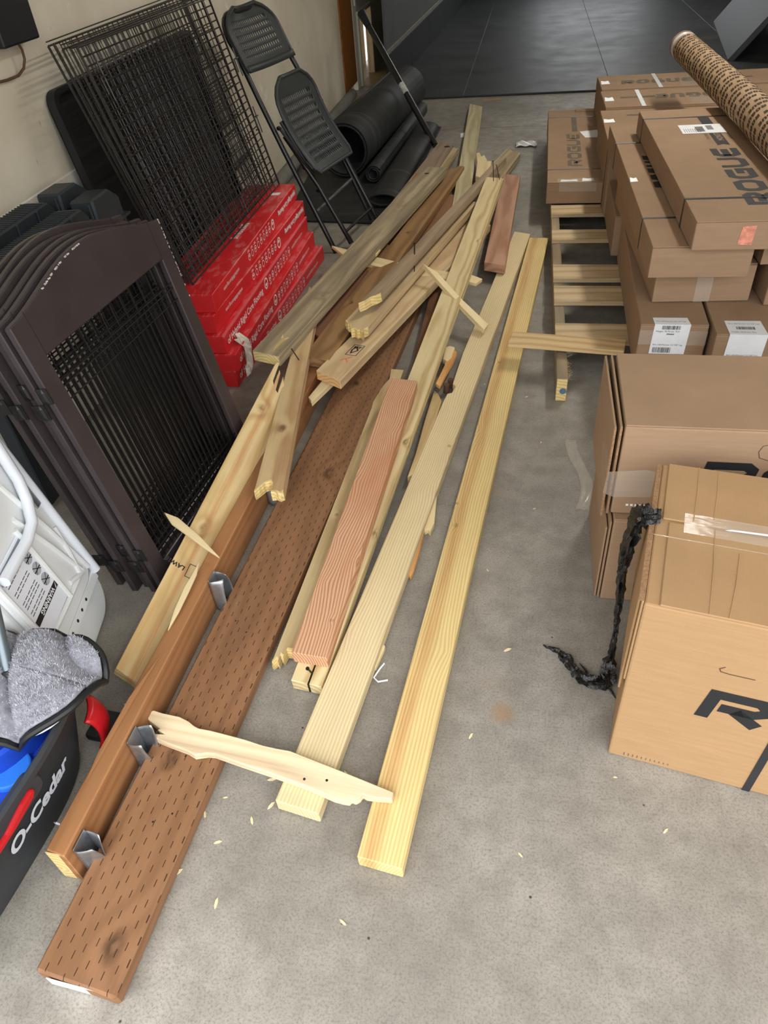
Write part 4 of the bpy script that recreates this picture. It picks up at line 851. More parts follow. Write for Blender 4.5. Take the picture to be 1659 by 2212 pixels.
for y_ in (0.24, 0.248, 0.262, 0.27, 0.278, 0.30, 0.308, 0.33, 0.338):
    for s_ in range(5): mb.box(-0.272 + s_ * 0.016, -0.259 + s_ * 0.016, y_, y_ + 0.0018, 0.0172, 0.0174)
obj('fine_print', mb, M_INK, ls)
obj('info_band', MB().box(-0.28, -0.15, 0.345, 0.368, 0.017, 0.0172), plain('grey_band', (150, 154, 160), 0.6), ls)

# ------------------------------------------------------------------ mop bucket
M_BKT = plain('charcoal_plastic', (54, 57, 61), 0.48, var=0.1, scale=8, bump=0.06, bscale=250)
M_BLUE = plain('blue_plastic', (34, 74, 190), 0.35, var=0.2, scale=22)
M_BLUEL = plain('light_blue_plastic', (48, 124, 226), 0.35, var=0.06)
M_REDP = plain('red_plastic', (186, 26, 34), 0.32, var=0.06)
bx, by = -1.025, 0.49
t = thing('mop_bucket', 'charcoal spin mop bucket with red pedal, blue wringer and white lettering', 'bucket', yawM(bx, by, 0, -0.09))
def sup(a, b, e, n=48):
    out = []
    for i in range(n):
        th = 2 * math.pi * i / n; c, s_ = math.cos(th), math.sin(th)
        out.append((a * math.copysign(abs(c) ** (2 / e), c), b * math.copysign(abs(s_) ** (2 / e), s_)))
    return out
prof = [(0.147, 0.268, 0.0), (0.150, 0.272, 0.006), (0.163, 0.292, 0.07), (0.178, 0.318, 0.155), (0.182, 0.324, 0.160), (0.196, 0.338, 0.215), (0.203, 0.344, 0.222), (0.203, 0.344, 0.236), (0.195, 0.336, 0.240), (0.188, 0.330, 0.234), (0.172, 0.31, 0.14), (0.165, 0.30, 0.10)]
mb = MB(); n_ = 120; rings = [[(x, y, z) for x, y in sup(a, b, 3.2, 120)] for a, b, z in prof]
mb.v = [p for r_ in rings for p in r_]
mb.f = [(k * n_ + i, k * n_ + (i + 1) % n_, (k + 1) * n_ + (i + 1) % n_, (k + 1) * n_ + i) for k in range(len(prof) - 1) for i in range(n_)] + [tuple(range(n_))[::-1]]
mb.mi = [0] * len(mb.f)
obj('shell', mb, M_BKT, t, smooth=True)
# blue splash guard and wringer
mb = MB().prism(sup(0.170, 0.312, 3.0, 40), 0.150, 0.170)
lid = obj('splash_guard', mb, M_BLUE, t, bevel=0.008, seg=2)
bw = MB(); ro = [(0.135 * math.cos(a), 0.135 * math.sin(a)) for a in [2 * math.pi * i / 40 for i in range(40)]]; pr = [(1.0, 0.170), (1.0, 0.226), (0.93, 0.230), (0.90, 0.22), (0.86, 0.14)]
bw.v = [(x * s_, 0.17 + y * s_, z) for s_, z in pr for x, y in ro]; bw.f = [(k * 40 + i, k * 40 + (i + 1) % 40, (k + 1) * 40 + (i + 1) % 40, (k + 1) * 40 + i) for k in range(4) for i in range(40)]; bw.mi = [0] * len(bw.f)
obj('wringer_basket', bw, M_BLUE, lid, smooth=True)
mb = MB().tube([(0.112, 0.098, 0.168), (0.112, 0.098, 0.184)], 0.042, 28).box(0.10, 0.122, 0.135, 0.175, 0.170, 0.180)
obj('pouring_cap', mb, M_BLUEL, lid, bevel=0.004, seg=2)
# red carry handle in its pocket on the long side, red pedal at the far end
mb = MB().prism([(-0.15, 0.186), (0.0, 0.186), (0.055, 0.192), (0.066, 0.203), (0.06, 0.214), (0.03, 0.213), (-0.02, 0.202), (-0.15, 0.203)], 0.178, 0.206, Matrix(((0, 0, 1, 0), (1, 0, 0, 0), (0, 1, 0, 0), (0, 0, 0, 1))))
obj('handle', mb, M_REDP, t, bevel=0.006, seg=2)
obj('handle_pocket', MB().prism(rrect(-0.17, 0.09, 0.178, 0.222, 0.018), 0.17, 0.199, Matrix(((0, 0, 1, 0), (1, 0, 0, 0), (0, 1, 0, 0), (0, 0, 0, 1)))), M_BKT, t, bevel=0.003)
def pedal(u, v):
    a = (v - 0.5) * 2; c = (u - 0.5) * 2
    k_ = math.sqrt(max(0, 1 - a * a * 0.85)) * (1 - 0.4 * c * c)
    return (0.152 + 0.018 * c + 0.026 * k_, 0.262 - 0.03 * c + 0.026 * k_, 0.045 + 0.10 * v)
obj('pedal', MB().grid(pedal, 10, 12), M_REDP, t, smooth=True, solid=0.008)
obj('pedal_step', MB().prism(rrect(0.10, 0.185, 0.27, 0.345, 0.015), 0.004, 0.018), M_BLKPL, t, bevel=0.004)
# brand lettering wrapped on the tapered long side
lt = text_mb('O-Cedar', 0.056, 0.0022, 0.12, res=4)
def wrap(p):
    y = p[0] * 0.92 - 0.022; z = 0.098 + p[1]
    k = max(0.0, min(1.0, z / 0.155)); a = 0.1485 + (0.178 - 0.1485) * k; b = 0.270 + (0.318 - 0.270) * k
    x = a * (1 - min(0.999, abs(y) / b) ** 3.2) ** (1 / 3.2)
    return (x + 0.0024, y, z)
lt.v = [wrap(p) for p in lt.v]
obj('lettering', lt, plain('silver_white_print', (214, 218, 226), 0.5, var=0.03), t, label='O-Cedar brand lettering in silver white')
# mop resting in the bucket: pole, black backing, plush grey pad
t = thing('flat_mop', 'grey plush mop pad with steel-grey pole resting on the bucket', 'mop', Matrix.Translation((-0.935, 0.715, 0.0)))
M_PLUSH = plain('grey_microfibre', (140, 140, 148), 0.95, var=0.3, scale=60)
rg = random.Random(8)
lobes = sup(0.150, 0.118, 2.8, 40)
def padz(x, y):
    r2 = (x / 0.150) ** 2 + (y / 0.118) ** 2
    fold = 0.013 - 0.032 * (1 - abs(math.sin(17 * (x * 0.45 + y * 0.9) + 1.6 * math.sin(14 * x)))) ** 2.2 + 0.009 * math.sin(34 * (x * 0.8 - y * 0.5) + 1.3)
    return 0.284 + fold + 0.012 * (1 - min(1, r2)) - 0.030 * max(0, r2 - 0.55)
PX_, PY_ = 0.0, 0.0
def pad(u, v):
    a = 2 * math.pi * u; i = u * 40; k = int(i) % 40; f_ = i - int(i)
    lx = lobes[k][0] * (1 - f_) + lobes[(k + 1) % 40][0] * f_; ly = lobes[k][1] * (1 - f_) + lobes[(k + 1) % 40][1] * f_
    wob = 1 + 0.06 * math.sin(3 * a + 0.6) * v
    x, y = lx * v * wob, ly * v * wob
    return (PX_ + x, PY_ + y, padz(x, y))
pd_ = obj('mop_pad', MB().grid(pad, 80, 26), M_PLUSH, t, smooth=True, solid=0.010)
fb = MB()
for i in range(15000):
    u, v = rg.random(), math.sqrt(rg.random()); p = Vector(pad(u, v)); p.z += 0.004
    d = Vector((rg.uniform(-1, 1), rg.uniform(-1, 1), rg.uniform(0.7, 1.5))).normalized() * rg.uniform(0.005, 0.010)
    s_ = Vector((rg.uniform(-1, 1), rg.uniform(-1, 1), 0)).normalized() * 0.0009
    o_ = len(fb.v); fb.v += [tuple(p - s_), tuple(p + s_), tuple(p + d)]; fb.f.append((o_, o_ + 1, o_ + 2)); fb.mi.append(0)
obj('plush_pile', fb, plain('grey_pile', (190, 190, 198), 0.95, var=0.3, scale=50), pd_, kind='stuff', fixn=False)
edge = [pad(i / 60, 1.0) for i in range(60)]
obj('black_binding', MB().tube([(x + 0.006 * math.copysign(1, x - PX_) * abs(math.cos(2 * math.pi * i / 60)), y + 0.006 * math.sin(2 * math.pi * i / 60), z - 0.007) for i, (x, y, z) in enumerate(edge)], 0.0075, 8, closed=True), M_BLKPL, pd_, smooth=True)
obj('white_backing', MB().prism([(PX_ + x * 0.86, PY_ + y * 0.97) for x, y in lobes], 0.2425, 0.247), M_WHITE, pd_)
obj('pole', MB().tube([(0.005, -0.012, 0.285), (-0.165, 0.35, 0.69), (-0.345, 0.735, 1.16)], 0.0115, 14), plain('steel_grey_tube', (110, 120, 126), 0.28, 0.55, var=0.05), t, smooth=True)
obj('pole_socket', MB().tube([(0.006, -0.014, 0.262), (-0.004, 0.004, 0.300)], 0.022, 14), M_BLKPL, t, smooth=True)
# ------------------------------------------------------------------ pallet
M_PAL = wood('pallet_pine', (216, 192, 152), (182, 152, 112), 41, 240, grey=0.3)
M_PALG = wood('pallet_stringer', (172, 154, 124), (134, 114, 86), 42, 240, grey=0.7)
t = thing('wooden_pallet', 'long wooden pallet with open slats under the stacked cartons', 'pallet', Matrix.Translation((0.147, 2.20, 0)))
RX = Matrix(((0, -1, 0, 0), (1, 0, 0, 0), (0, 0, 1, 0), (0, 0, 0, 1)))       # lets a board run along y
for x_ in (0.0, 0.55, 1.08):
    s_ = obj('stringer', MB().box(0, 3.2, -0.038, 0, 0, 0.088), M_PALG, t, bevel=0.002, M=Matrix.Translation((x_, 0, 0)) @ RX)
    if x_ == 0.0: obj('sawn_end', MB().box(-0.001, 0.0003, -0.036, -0.002, 0.002, 0.086), M_END, s_); obj('blue_paint', MB().tube([(-0.0016, -0.024, 0.04), (-0.0008, -0.024, 0.04)], 0.012, 10), plain('blue_chalk', (88, 116, 142), 0.8), s_)
rg = random.Random(12)
for i, (y0, y1) in enumerate(((2.435, 2.575), (2.755, 2.905), (2.97, 3.12), (3.40, 3.53), (3.735, 3.87), (4.1, 4.23), (4.5, 4.63), (4.9, 5.03), (5.25, 5.38))):
    hb = rg.uniform(-0.004, 0.004)
    obj('slat', MB().prism([(0, 0), (1.13, hb), (1.13, (y1 - y0) + hb), (0.4, (y1 - y0) - 0.006), (0, (y1 - y0))], 0.0, 0.017), M_PAL, t, bevel=0.0015, M=Matrix.Translation((-0.002, y0 - 2.20, 0.0885)))
mb = MB()
for k in range(40):
    y = rg.uniform(0.05, 0.2); p = Vector((0.038, y, rg.uniform(0.02, 0.085))); mb.tube([p, p + Vector((rg.uniform(0.004, 0.02), rg.uniform(-0.01, 0.01), rg.uniform(-0.01, 0.012)))], 0.0006, 3)
obj('frayed_fibres', mb, M_END, t)
M_LS = wood('loose_slat_wood', (214, 186, 138), (180, 146, 98), 43, 300)
ls_ = obj('loose_slat', MB().prism([(0, 0.0), (0.40, 0.012), (0.40, 0.098), (0, 0.085)], 0.0, 0.020), M_LS, bevel=0.002, M=yawM(-0.024, 2.38, 0.1065, -0.165))
tag(ls_, 'loose tan slat laid slantwise over the near end of the pallet', 'slat')

# ------------------------------------------------------------------ cartons
CB1 = cardboard('cardboard', (156, 128, 101)); CB2 = cardboard('cardboard_yellow', (168, 134, 96)); CBE = plain('corrugated_edge', (146, 112, 80), 0.85, var=0.3, scale=200)
M_STRAP = plain('black_strap', (42, 42, 44), 0.4, var=0.05); M_SEAM = plain('shadow_gap', (70, 52, 38), 0.9)
def carton(label, p, mat, group=None, name='cardboard_carton', crush=0.0):
    x, y, z, a, w_, d_, g_ = p
    t = thing(name, label, 'carton', yawM(x, y, z, a), group)
    t['_d'] = 0; del t['_d']
    obj('body', MB().box(0.0, w_, 0.0, d_, 0.0008, g_ - 0.0035), mat, t, bevel=0.004, seg=2)
    return t
def top_flaps(t, p, mat, along='x', gap=0.003):
    w_, d_, g_ = p[4:7]
    if along == 'x':
        obj('flap', MB().box(0.001, w_ - 0.001, 0.001, d_ / 2 - gap, g_ - 0.0035, g_), mat, t, bevel=0.0012)
        obj('flap', MB().box(0.001, w_ - 0.001, d_ / 2 + gap, d_ - 0.001, g_ - 0.0035, g_), mat, t, bevel=0.0012)
    else:
        obj('flap', MB().box(0.001, w_ / 2 - gap, 0.001, d_ - 0.001, g_ - 0.0035, g_), mat, t, bevel=0.0012)
        obj('flap', MB().box(w_ / 2 + gap, w_ - 0.001, 0.001, d_ - 0.001, g_ - 0.0035, g_), mat, t, bevel=0.0012)
def lid(t, p, mat): obj('lid_panel', MB().box(0.0005, p[4] - 0.0005, 0.0005, p[5] - 0.0005, p[6] - 0.0035, p[6]), mat, t, bevel=0.0015)
def strap_y(t, p, y, wd=0.012, top=True):
    w_, d_, g_ = p[4:7]
    obj('strap', MB().box(-0.0012, w_ + 0.0012, y, y + wd, g_ - 0.0005, g_ + 0.0010).box(-0.0015, -0.0003, y, y + wd, 0.0, g_ + 0.0008).box(w_ + 0.0002, w_ + 0.0014, y, y + wd, 0.0, g_ + 0.0008), M_STRAP, t)
def strap_x(t, p, x, wd=0.014):
    w_, d_, g_ = p[4:7]
    obj('strap', MB().box(x, x + wd, -0.0012, d_ + 0.0012, g_ - 0.0005, g_ + 0.0012).box(x, x + wd, -0.0015, -0.0003, 0, g_ + 0.0008), M_STRAP, t)
def decal_top(t, p, name, mb, mat, x, y, rot=0.0, lift=0.0006):
    return obj(name, mb, mat, t, M=Matrix.Translation((x, y, p[6] + lift)) @ Matrix.Rotation(rot, 4, 'Z'))
def front_M(x, z, lift=0.0008): return Matrix(((1, 0, 0, x), (0, 0, -1, -lift), (0, 1, 0, z), (0, 0, 0, 1)))
def tape_top(t, p, x0, x1, y0, y1): obj('clear_tape', MB().box(x0, x1, y0, y1, p[6] + 0.0003, p[6] + 0.0007), M_TAPE, t)
def banner_mb(L, W):
    mb = MB(); n = W * 0.35
    mb.add([(0, 0, 0), (L, 0, 0), (L - n, W / 2, 0), (L, W, 0), (0, W, 0), (n, W / 2, 0)], [(0, 1, 2, 5), (5, 2, 3, 4)])
    return mb
def shards(t, p, pts, mat=None):
    for x, y, a, b in pts: obj('shiny_tape', MB().prism([(x, y), (x + a, y + 0.003), (x + a * 0.93, y + b), (x + a * 0.5, y + b * 0.8), (x + 0.004, y + b * 1.05)], p[6] + 0.0004, p[6] + 0.0012), mat or M_SHINE, t)

# near carton, front right
p = (0.234, 0.853, 0.0, -0.193, 0.80, 0.395, 0.468)
t = carton('tan carton with big black lettering, nearest to the viewer on the right', p, CB2)
obj('flap', MB().box(0.024, 0.799, 0.001, 0.214, 0.4645, 0.4685), CB2, t, bevel=0.0015)
obj('flap', MB().box(0.012, 0.799, 0.221, 0.394, 0.4645, 0.4690), CB2, t, bevel=0.0015)
obj('side_flap', MB().box(-0.0045, -0.0005, 0.004, 0.390, 0.25, 0.4650), CB2, t, bevel=0.001)
obj('side_flap', MB().box(-0.0095, -0.005, 0.02, 0.385, 0.20, 0.4635), CB2, t, bevel=0.001)
obj('flap_edge', MB().box(-0.0096, 0.0, 0.006, 0.39, 0.4642, 0.4662), CBE, t)
obj('clear_tape', MB().box(0.05, 0.799, 0.19, 0.245, 0.4692, 0.4697).box(-0.0005, 0.799, 0.17, 0.172, 0.4690, 0.4697), M_TAPE, t)
obj('tape_glint', MB().prism([(0.12, 0.214), (0.2, 0.219), (0.3, 0.216), (0.31, 0.221), (0.2, 0.224), (0.13, 0.219)], 0.4698, 0.4702), M_SHINE, t)
lg = logo_mb(0.115 * 5.35, 0.086, 0.16)
obj('lettering', MB().add([v for v in lg.v], lg.f), M_INK, t, M=front_M(0.128, 0.200), label='big black block letters')
mb = MB(); mb.prism([(0.256, 0.0), (0.270, 0.0), (0.284, 0.468), (0.270, 0.468)], -0.0014, -0.0004, Matrix(((1, 0, 0, 0), (0, 0, 1, 0), (0, 1, 0, 0), (0, 0, 0, 1))))
obj('strap', mb, M_STRAP, t)
mb = MB()
for i in range(11): mb.box(0.03 + i * 0.0085, 0.0315 + i * 0.0085, -0.0008, -0.0003, 0.010 + 0.0005 * i, 0.020)
obj('print_marks', mb, M_INKF, t)
mb = MB(); stroke(mb, [(0.150, 0.352), (0.142, 0.345), (0.145, 0.338), (0.16, 0.336), (0.20, 0.336)], 0.0016)
obj('handle_perforation', mb, M_SEAM, t, M=front_M(0, 0))
for i, (a, b) in enumerate((((0.065, 0.222), (0.069, 0.394)), ((0.10, 0.002), (0.103, 0.214)), ((0.13, 0.002), (0.145, 0.16)), ((0.10, 0.24), (0.105, 0.39)))):
    obj('crease', MB().tube([(*a, 0.4682), ((a[0] + b[0]) / 2 + 0.002, (a[1] + b[1]) / 2, 0.4688), (*b, 0.4682)], 0.0017, 6), CB2, t, smooth=True)

# the two cartons behind it, one on the other
p = (0.244, 1.285, 0.0, -0.01, 0.80, 0.33, 0.268)
t = carton('lower tan carton under the wide carton, its open flaps facing left', p, CB1)
lid(t, p, CB1)
obj('side_flap', MB().box(-0.0075, -0.003, 0.002, 0.328, 0.004, 0.258), CB1, t, bevel=0.001)
obj('side_flap', MB().box(-0.0145, -0.010, 0.008, 0.32, 0.002, 0.235), CB1, t, bevel=0.001)
p = (0.236, 1.304, 0.270, -0.014, 0.80, 0.304, 0.243)
t = carton('wide tan carton with a loose taped left flap, stacked behind the nearest carton', p, CB1)
lid(t, p, CB1)
fl = obj('side_flap', MB().prism([(-0.022, 0.0), (-0.026, 0.304), (-0.021, 0.304), (-0.017, 0.0)], -0.01, 0.236), CB1, t, bevel=0.001)
obj('side_flap', MB().prism([(-0.010, 0.0), (-0.012, 0.304), (-0.007, 0.304), (-0.005, 0.0)], 0.0, 0.238), CB1, t, bevel=0.001)
obj('flap_edge', MB().box(-0.0215, -0.0172, -0.0012, 0.0002, -0.008, 0.234).box(-0.0098, -0.0052, -0.0012, 0.0002, 0.0, 0.236), CBE, t)
obj('clear_tape', MB().prism([(0.0, 0.05), (0.14, 0.06), (0.17, 0.105), (0.06, 0.13), (-0.02, 0.12), (-0.024, 0.06)], -0.0016, -0.0008, Matrix(((1, 0, 0, 0), (0, 0, 1, 0), (0, 1, 0, 0), (0, 0, 0, 1)))), M_TAPE, t)
obj('shiny_tape', MB().add([(-0.0225, 0.0, 0.05), (-0.0235, 0.10, 0.06), (-0.0245, 0.12, 0.12), (-0.0235, 0.04, 0.15), (-0.0225, -0.001, 0.14)], [(0, 1, 2, 3, 4)]), M_TAPE, t)
lg = logo_mb(0.11 * 5.35, 0.075, 0.16)
obj('lettering', lg, M_INK, t, M=front_M(0.165, 0.085), label='big black block letters')
mb = MB()
for i in range(11): mb.box(0.03 + i * 0.0095, 0.0355 + i * 0.0095, -0.0010, -0.0004, 0.026, 0.0315)
obj('perforation', mb, M_WHITE, t)
mb = MB(); stroke(mb, [(0.29, 0.21), (0.275, 0.205), (0.27, 0.19), (0.275, 0.175), (0.295, 0.168)], 0.0012)
obj('handle_perforation', mb, M_SEAM, t, M=front_M(0, 0))

# long cartons with address labels standing on the pallet
def barcode(mb, x0, y0, w_, h_, seed, lift=0.0):
    r = random.Random(seed); x = x0
    while x < x0 + w_:
        b = r.uniform(0.0007, 0.0024); mb.quad((x, y0, lift), (min(x + b, x0 + w_), y0, lift), (min(x + b, x0 + w_), y0 + h_, lift), (x, y0 + h_, lift)); x += b + r.uniform(0.0007, 0.002)
def ship_label(t, p, x, wl, over, down, seed):
    g_ = p[6]
    lab = obj('address_label', MB().prism([(x - 0.003, over), (x + wl - 0.006, over + 0.002), (x + wl, 0.0), (x, 0.0)], g_ + 0.0004, g_ + 0.0011).prism([(x, g_ + 0.001), (x + wl, g_ + 0.001), (x + wl - 0.004, g_ - down), (x - 0.004, g_ - down)], -0.0016, -0.0009, Matrix(((1, 0, 0, 0), (0, 0, 1, 0), (0, 1, 0, 0), (0, 0, 0, 1)))), M_WHITE, t, label='white address label folded over the edge')
    fr = Matrix(((1, 0, 0, x), (0, 0, -1, -0.0019), (0, 1, 0, g_), (0, 0, 0, 1)))
    tx = text_mb('RA1-100 Monster 2.0 100" Leg', 0.0072); tx2 = text_mb('Weight: 78.78 Lbs. 75.0', 0.0075); tx3 = text_mb('SP000845', 0.006, 0.0002)
    mb = MB(); k = wl / 0.107
    if over < 0.06:
        merge(mb, tx2, fr @ Matrix.Translation((0.006, -0.025, 0))); merge(mb, tx3, fr @ Matrix.Translation((0.04, -0.034, 0))); b_ = MB(); barcode(b_, 0.024, -0.016, 0.055, 0.013, seed); merge(mb, b_, fr)
        merge(mb, tx, Matrix.Translation((x + 0.005, over * 0.4, g_ + 0.0014)))
    else:
        tp = Matrix.Translation((x, 0, g_ + 0.0014))
        merge(mb, tx, tp @ Matrix.Translation((0.005, over * 0.75, 0))); b_ = MB(); barcode(b_, 0.025, over * 0.36, 0.055, 0.018, seed); merge(mb, b_, tp); merge(mb, tx2, tp @ Matrix.Translation((0.006, over * 0.14, 0)))
    merge(mb, tx, fr @ Matrix.Translation((0.004, -down + 0.030, 0))); b_ = MB(); barcode(b_, 0.006, -down + 0.004, 0.055, 0.019, seed + 1); merge(mb, b_, fr)
    obj('label_print', mb, M_INK, lab, kind='stuff')
GL = 'long cartons stacked on the pallet'
p = (0.394, 2.227, 0.107, -0.022, 0.207, 0.95, 0.170)
t = carton('narrow brown carton with a white address label, lowest row on the left', p, CB1, GL); lid(t, p, CB1)
ship_label(t, p, 0.043, 0.109, 0.046, 0.102, 5); obj('clear_tape', MB().box(0.001, 0.207, -0.0008, -0.0003, 0.10, 0.15), M_TAPE, t)
p = (0.611, 2.164, 0.107, -0.02, 0.24, 0.98, 0.170)
t = carton('narrow brown carton with a white address label, lowest row on the right', p, CB1, GL); lid(t, p, CB1)
ship_label(t, p, 0.039, 0.11, 0.09, 0.102, 9); shards(t, p, [])
p = (0.390, 3.20, 0.107, -0.01, 0.40, 0.47, 0.170)
t = carton('tall brown carton hidden mostly behind the stack, its left side toward the slats', p, CB1, GL); lid(t, p, CB1)
p = (0.443, 2.382, 0.2785, 0.046, 0.306, 0.98, 0.126)
t = carton('flat brown carton with taped end, directly above the labelled cartons', p, CB1, GL); lid(t, p, CB1)
obj('clear_tape', MB().box(0.13, 0.18, -0.0048, -0.0042, 0.002, 0.12), M_TAPE, t); obj('end_flap', MB().box(0.0, 0.302, -0.004, -0.001, 0.003, 0.121), CB1, t, bevel=0.0008)
p = (0.399, 2.280, 0.4065, 0.020, 0.295, 1.42, 0.098)
t = carton('flat brown carton with two black straps, second from the top of the stack', p, CB1, GL); lid(t, p, CB1)
strap_y(t, p, 0.24); strap_y(t, p, 1.12); obj('end_flap', MB().box(0.0, 0.29, -0.004, -0.001, 0.003, 0.094), CB1, t, bevel=0.0008)
decal_top(t, p, 'lettering', logo_mb(0.40, 0.085, 0.12), M_INK, 0.165, 0.54, math.pi / 2)
shards(t, p, [(0.002, 0.62, 0.028, 0.05)])
p = (0.502, 2.240, 0.5065, 0.025, 0.33, 1.31, 0.086)
t = carton('long flat carton with big black lettering and address sticker on top of the stack', p, CB1, GL); lid(t, p, CB1)
strap_y(t, p, 0.19, 0.014); strap_y(t, p, 1.165)
decal_top(t, p, 'lettering', logo_mb(0.60, 0.092, 0.0), M_INK, 0.262, 0.13, math.pi / 2)
bn = decal_top(t, p, 'banner', banner_mb(0.42, 0.042), M_INK, 0.25, 0.76, math.pi / 2)
decal_top(t, p, 'banner_lettering', text_mb('MONSTER', 0.030, 0.0008), CB1, 0.243, 0.82, math.pi / 2, 0.0009)
obj('small_lettering', merge(merge(MB(), text_mb('COLUMBUS', 0.018), Matrix.Translation((0, 0.05, 0))), text_mb('OHIO USA', 0.018), Matrix.Translation((0, -0.028, 0))), M_INKF, t, M=Matrix.Translation((0.25, 0.84, p[6] + 0.0006)) @ Matrix.Rotation(math.pi / 2, 4, 'Z'))
lb = obj('shipping_label', MB().box(0.114, 0.272, 0.925, 1.05, p[6] + 0.001, p[6] + 0.0016), M_WHITE, t)
mb = MB(); barcode(mb, 0.0, 0.0, 0.075, 0.03, 3); obj('label_print', mb, M_INK, lb, M=Matrix.Translation((0.20, 0.945, p[6] + 0.0018)) @ Matrix.Rotation(math.pi / 2, 4, 'Z'))
mb = MB(); mb.box(0.212, 0.235, 0.97, 1.03, p[6] + 0.0017, p[6] + 0.0019)
for i in range(8): mb.box(0.125 + i * 0.008, 0.127 + i * 0.008, 0.94, 0.99, p[6] + 0.0017, p[6] + 0.0019)
obj('label_lines', mb, plain('label_grey', (130, 130, 134), 0.7), lb)
obj('red_sticker', MB().prism([(0.125, 0.018), (0.165, 0.016), (0.168, 0.072), (0.13, 0.07)], -0.0012, -0.0005, Matrix(((1, 0, 0, 0), (0, 0, 1, 0), (0, 1, 0, 0), (0, 0, 0, 1)))), plain('salmon_sticker', (214, 140, 116), 0.4, var=0.3, scale=60), t)
# cartons at the right edge of the pallet
p = (0.785, 2.36, 0.2785, 0.03, 0.32, 1.0, 0.126); t = carton('flat brown carton at the far right beside the taped one', p, CB1, GL); lid(t, p, CB1)
p = (0.745, 2.40, 0.4065, 0.03, 0.33, 1.1, 0.098); t = carton('flat brown carton at the far right under the topmost carton', p, CB1, GL); lid(t, p, CB1)
obj('end_flap', MB().prism([(0.0, 0.0), (0.3, -0.0), (0.3, -0.006), (0.0, -0.03)], 0.004, 0.09), CB1, t, bevel=0.0008)
p = (0.875, 2.16, 0.107, 0.0, 0.28, 1.0, 0.170); t = carton('narrow brown carton in the lowest row at the frame edge', p, CB1, GL); lid(t, p, CB1)
# far left carton lying on the pallet
p = (0.119, 3.877, 0.107, -0.013, 0.302, 1.46, 0.104)
t = carton('flat carton with faded lettering lying alone on the left of the pallet', p, CB1, GL); lid(t, p, CB1)
strap_y(t, p, 0.205, 0.012); strap_y(t, p, 1.27, 0.012)
decal_top(t, p, 'lettering', logo_mb(0.62, 0.075, 0.1), M_INKF, 0.18, 0.26, math.pi / 2); decal_top(t, p, 'banner', banner_mb(0.36, 0.03), M_INKF, 0.17, 0.93, math.pi / 2)
shards(t, p, [(0.065, 0.012, 0.085, 0.03), (0.17, 0.015, 0.06, 0.045)]); obj('shipping_label', MB().prism([(0.183, 0.93), (0.21, 0.80), (0.285, 0.80), (0.285, 0.96)], p[6] + 0.0005, p[6] + 0.001), M_WHITE, t)
obj('torn_flap', MB().box(0.17, 0.29, 1.40, 1.452, p[6] + 0.001, p[6] + 0.006), CB1, t); obj('clear_tape', MB().box(0.06, 0.24, -0.0007, -0.0003, 0.06, 0.102).box(0.05, 0.25, 0.0, 0.06, p[6] + 0.0002, p[6] + 0.0005), M_TAPE, t)
# cartons across the far end
for i, (y0, x0, ht, fl_) in enumerate(((4.93, 0.425, 0.292, False), (4.515, 0.420, 0.29, True))):
    p = (x0, y0, 0.107, 0.012, 1.15, 0.37 if i == 0 else 0.385, ht)
    t = carton(('brown carton with white strap and faded lettering at the far end of the pallet', 'brown carton with upside-down lettering, next to the farthest carton')[i], p, CB1, 'cartons across the far end'); top_flaps(t, p, CB1, 'x', 0.0008)
    if not fl_: decal_top(t, p, 'lettering', logo_mb(0.42, 0.10, 0.1), M_INKF, 0.12, 0.12); decal_top(t, p, 'banner', banner_mb(0.3, 0.035), M_INKF, 0.57, 0.15)
    else: decal_top(t, p, 'lettering', logo_mb(0.42, 0.10, 0.1), M_INKF, 0.70, 0.26, math.pi); decal_top(t, p, 'banner', banner_mb(0.2, 0.035), M_INKF, 0.29, 0.23, math.pi)
    xs = 0.32 if i == 0 else 0.19
    obj('white_strap', MB().box(xs, xs + 0.022, -0.001, p[5], p[6] + 0.0004, p[6] + 0.0016), M_SHINE, t)
    obj('brown_tape', MB().box(0.45, 0.62, 0.005, p[5] * 0.5, p[6] + 0.0003, p[6] + 0.0007), M_TAPE, t)
    shards(t, p, [(0.008, 0.14, 0.05, 0.09)])
p = (0.402, 4.464, 0.107, 0.012, 1.0, 0.045, 0.27); t = carton('thin flat carton edge standing between the stacks', p, CB1, 'cartons across the far end'); lid(t, p, CB1)
p = (0.388, 3.70, 0.107, 0.0, 0.62, 0.755, 0.290)
t = carton('flat carton with a white sticker and taped corner behind the strapped carton', p, CB1, 'cartons across the far end'); lid(t, p, CB1)
shards(t, p, [(0.003, 0.50, 0.055, 0.07), (0.012, 0.20, 0.035, 0.09)]); decal_top(t, p, 'sticker', MB().box(0, 0.06, 0, 0.11, 0, 0.0006), plain('pale_sticker', (206, 204, 190), 0.6), 0.19, 0.40); decal_top(t, p, 'banner', banner_mb(0.16, 0.03), M_INKF, 0.12, 0.62)
obj('strap', MB().box(-0.0015, -0.0003, 0.12, 0.132, 0.0, 0.29), M_STRAP, t)

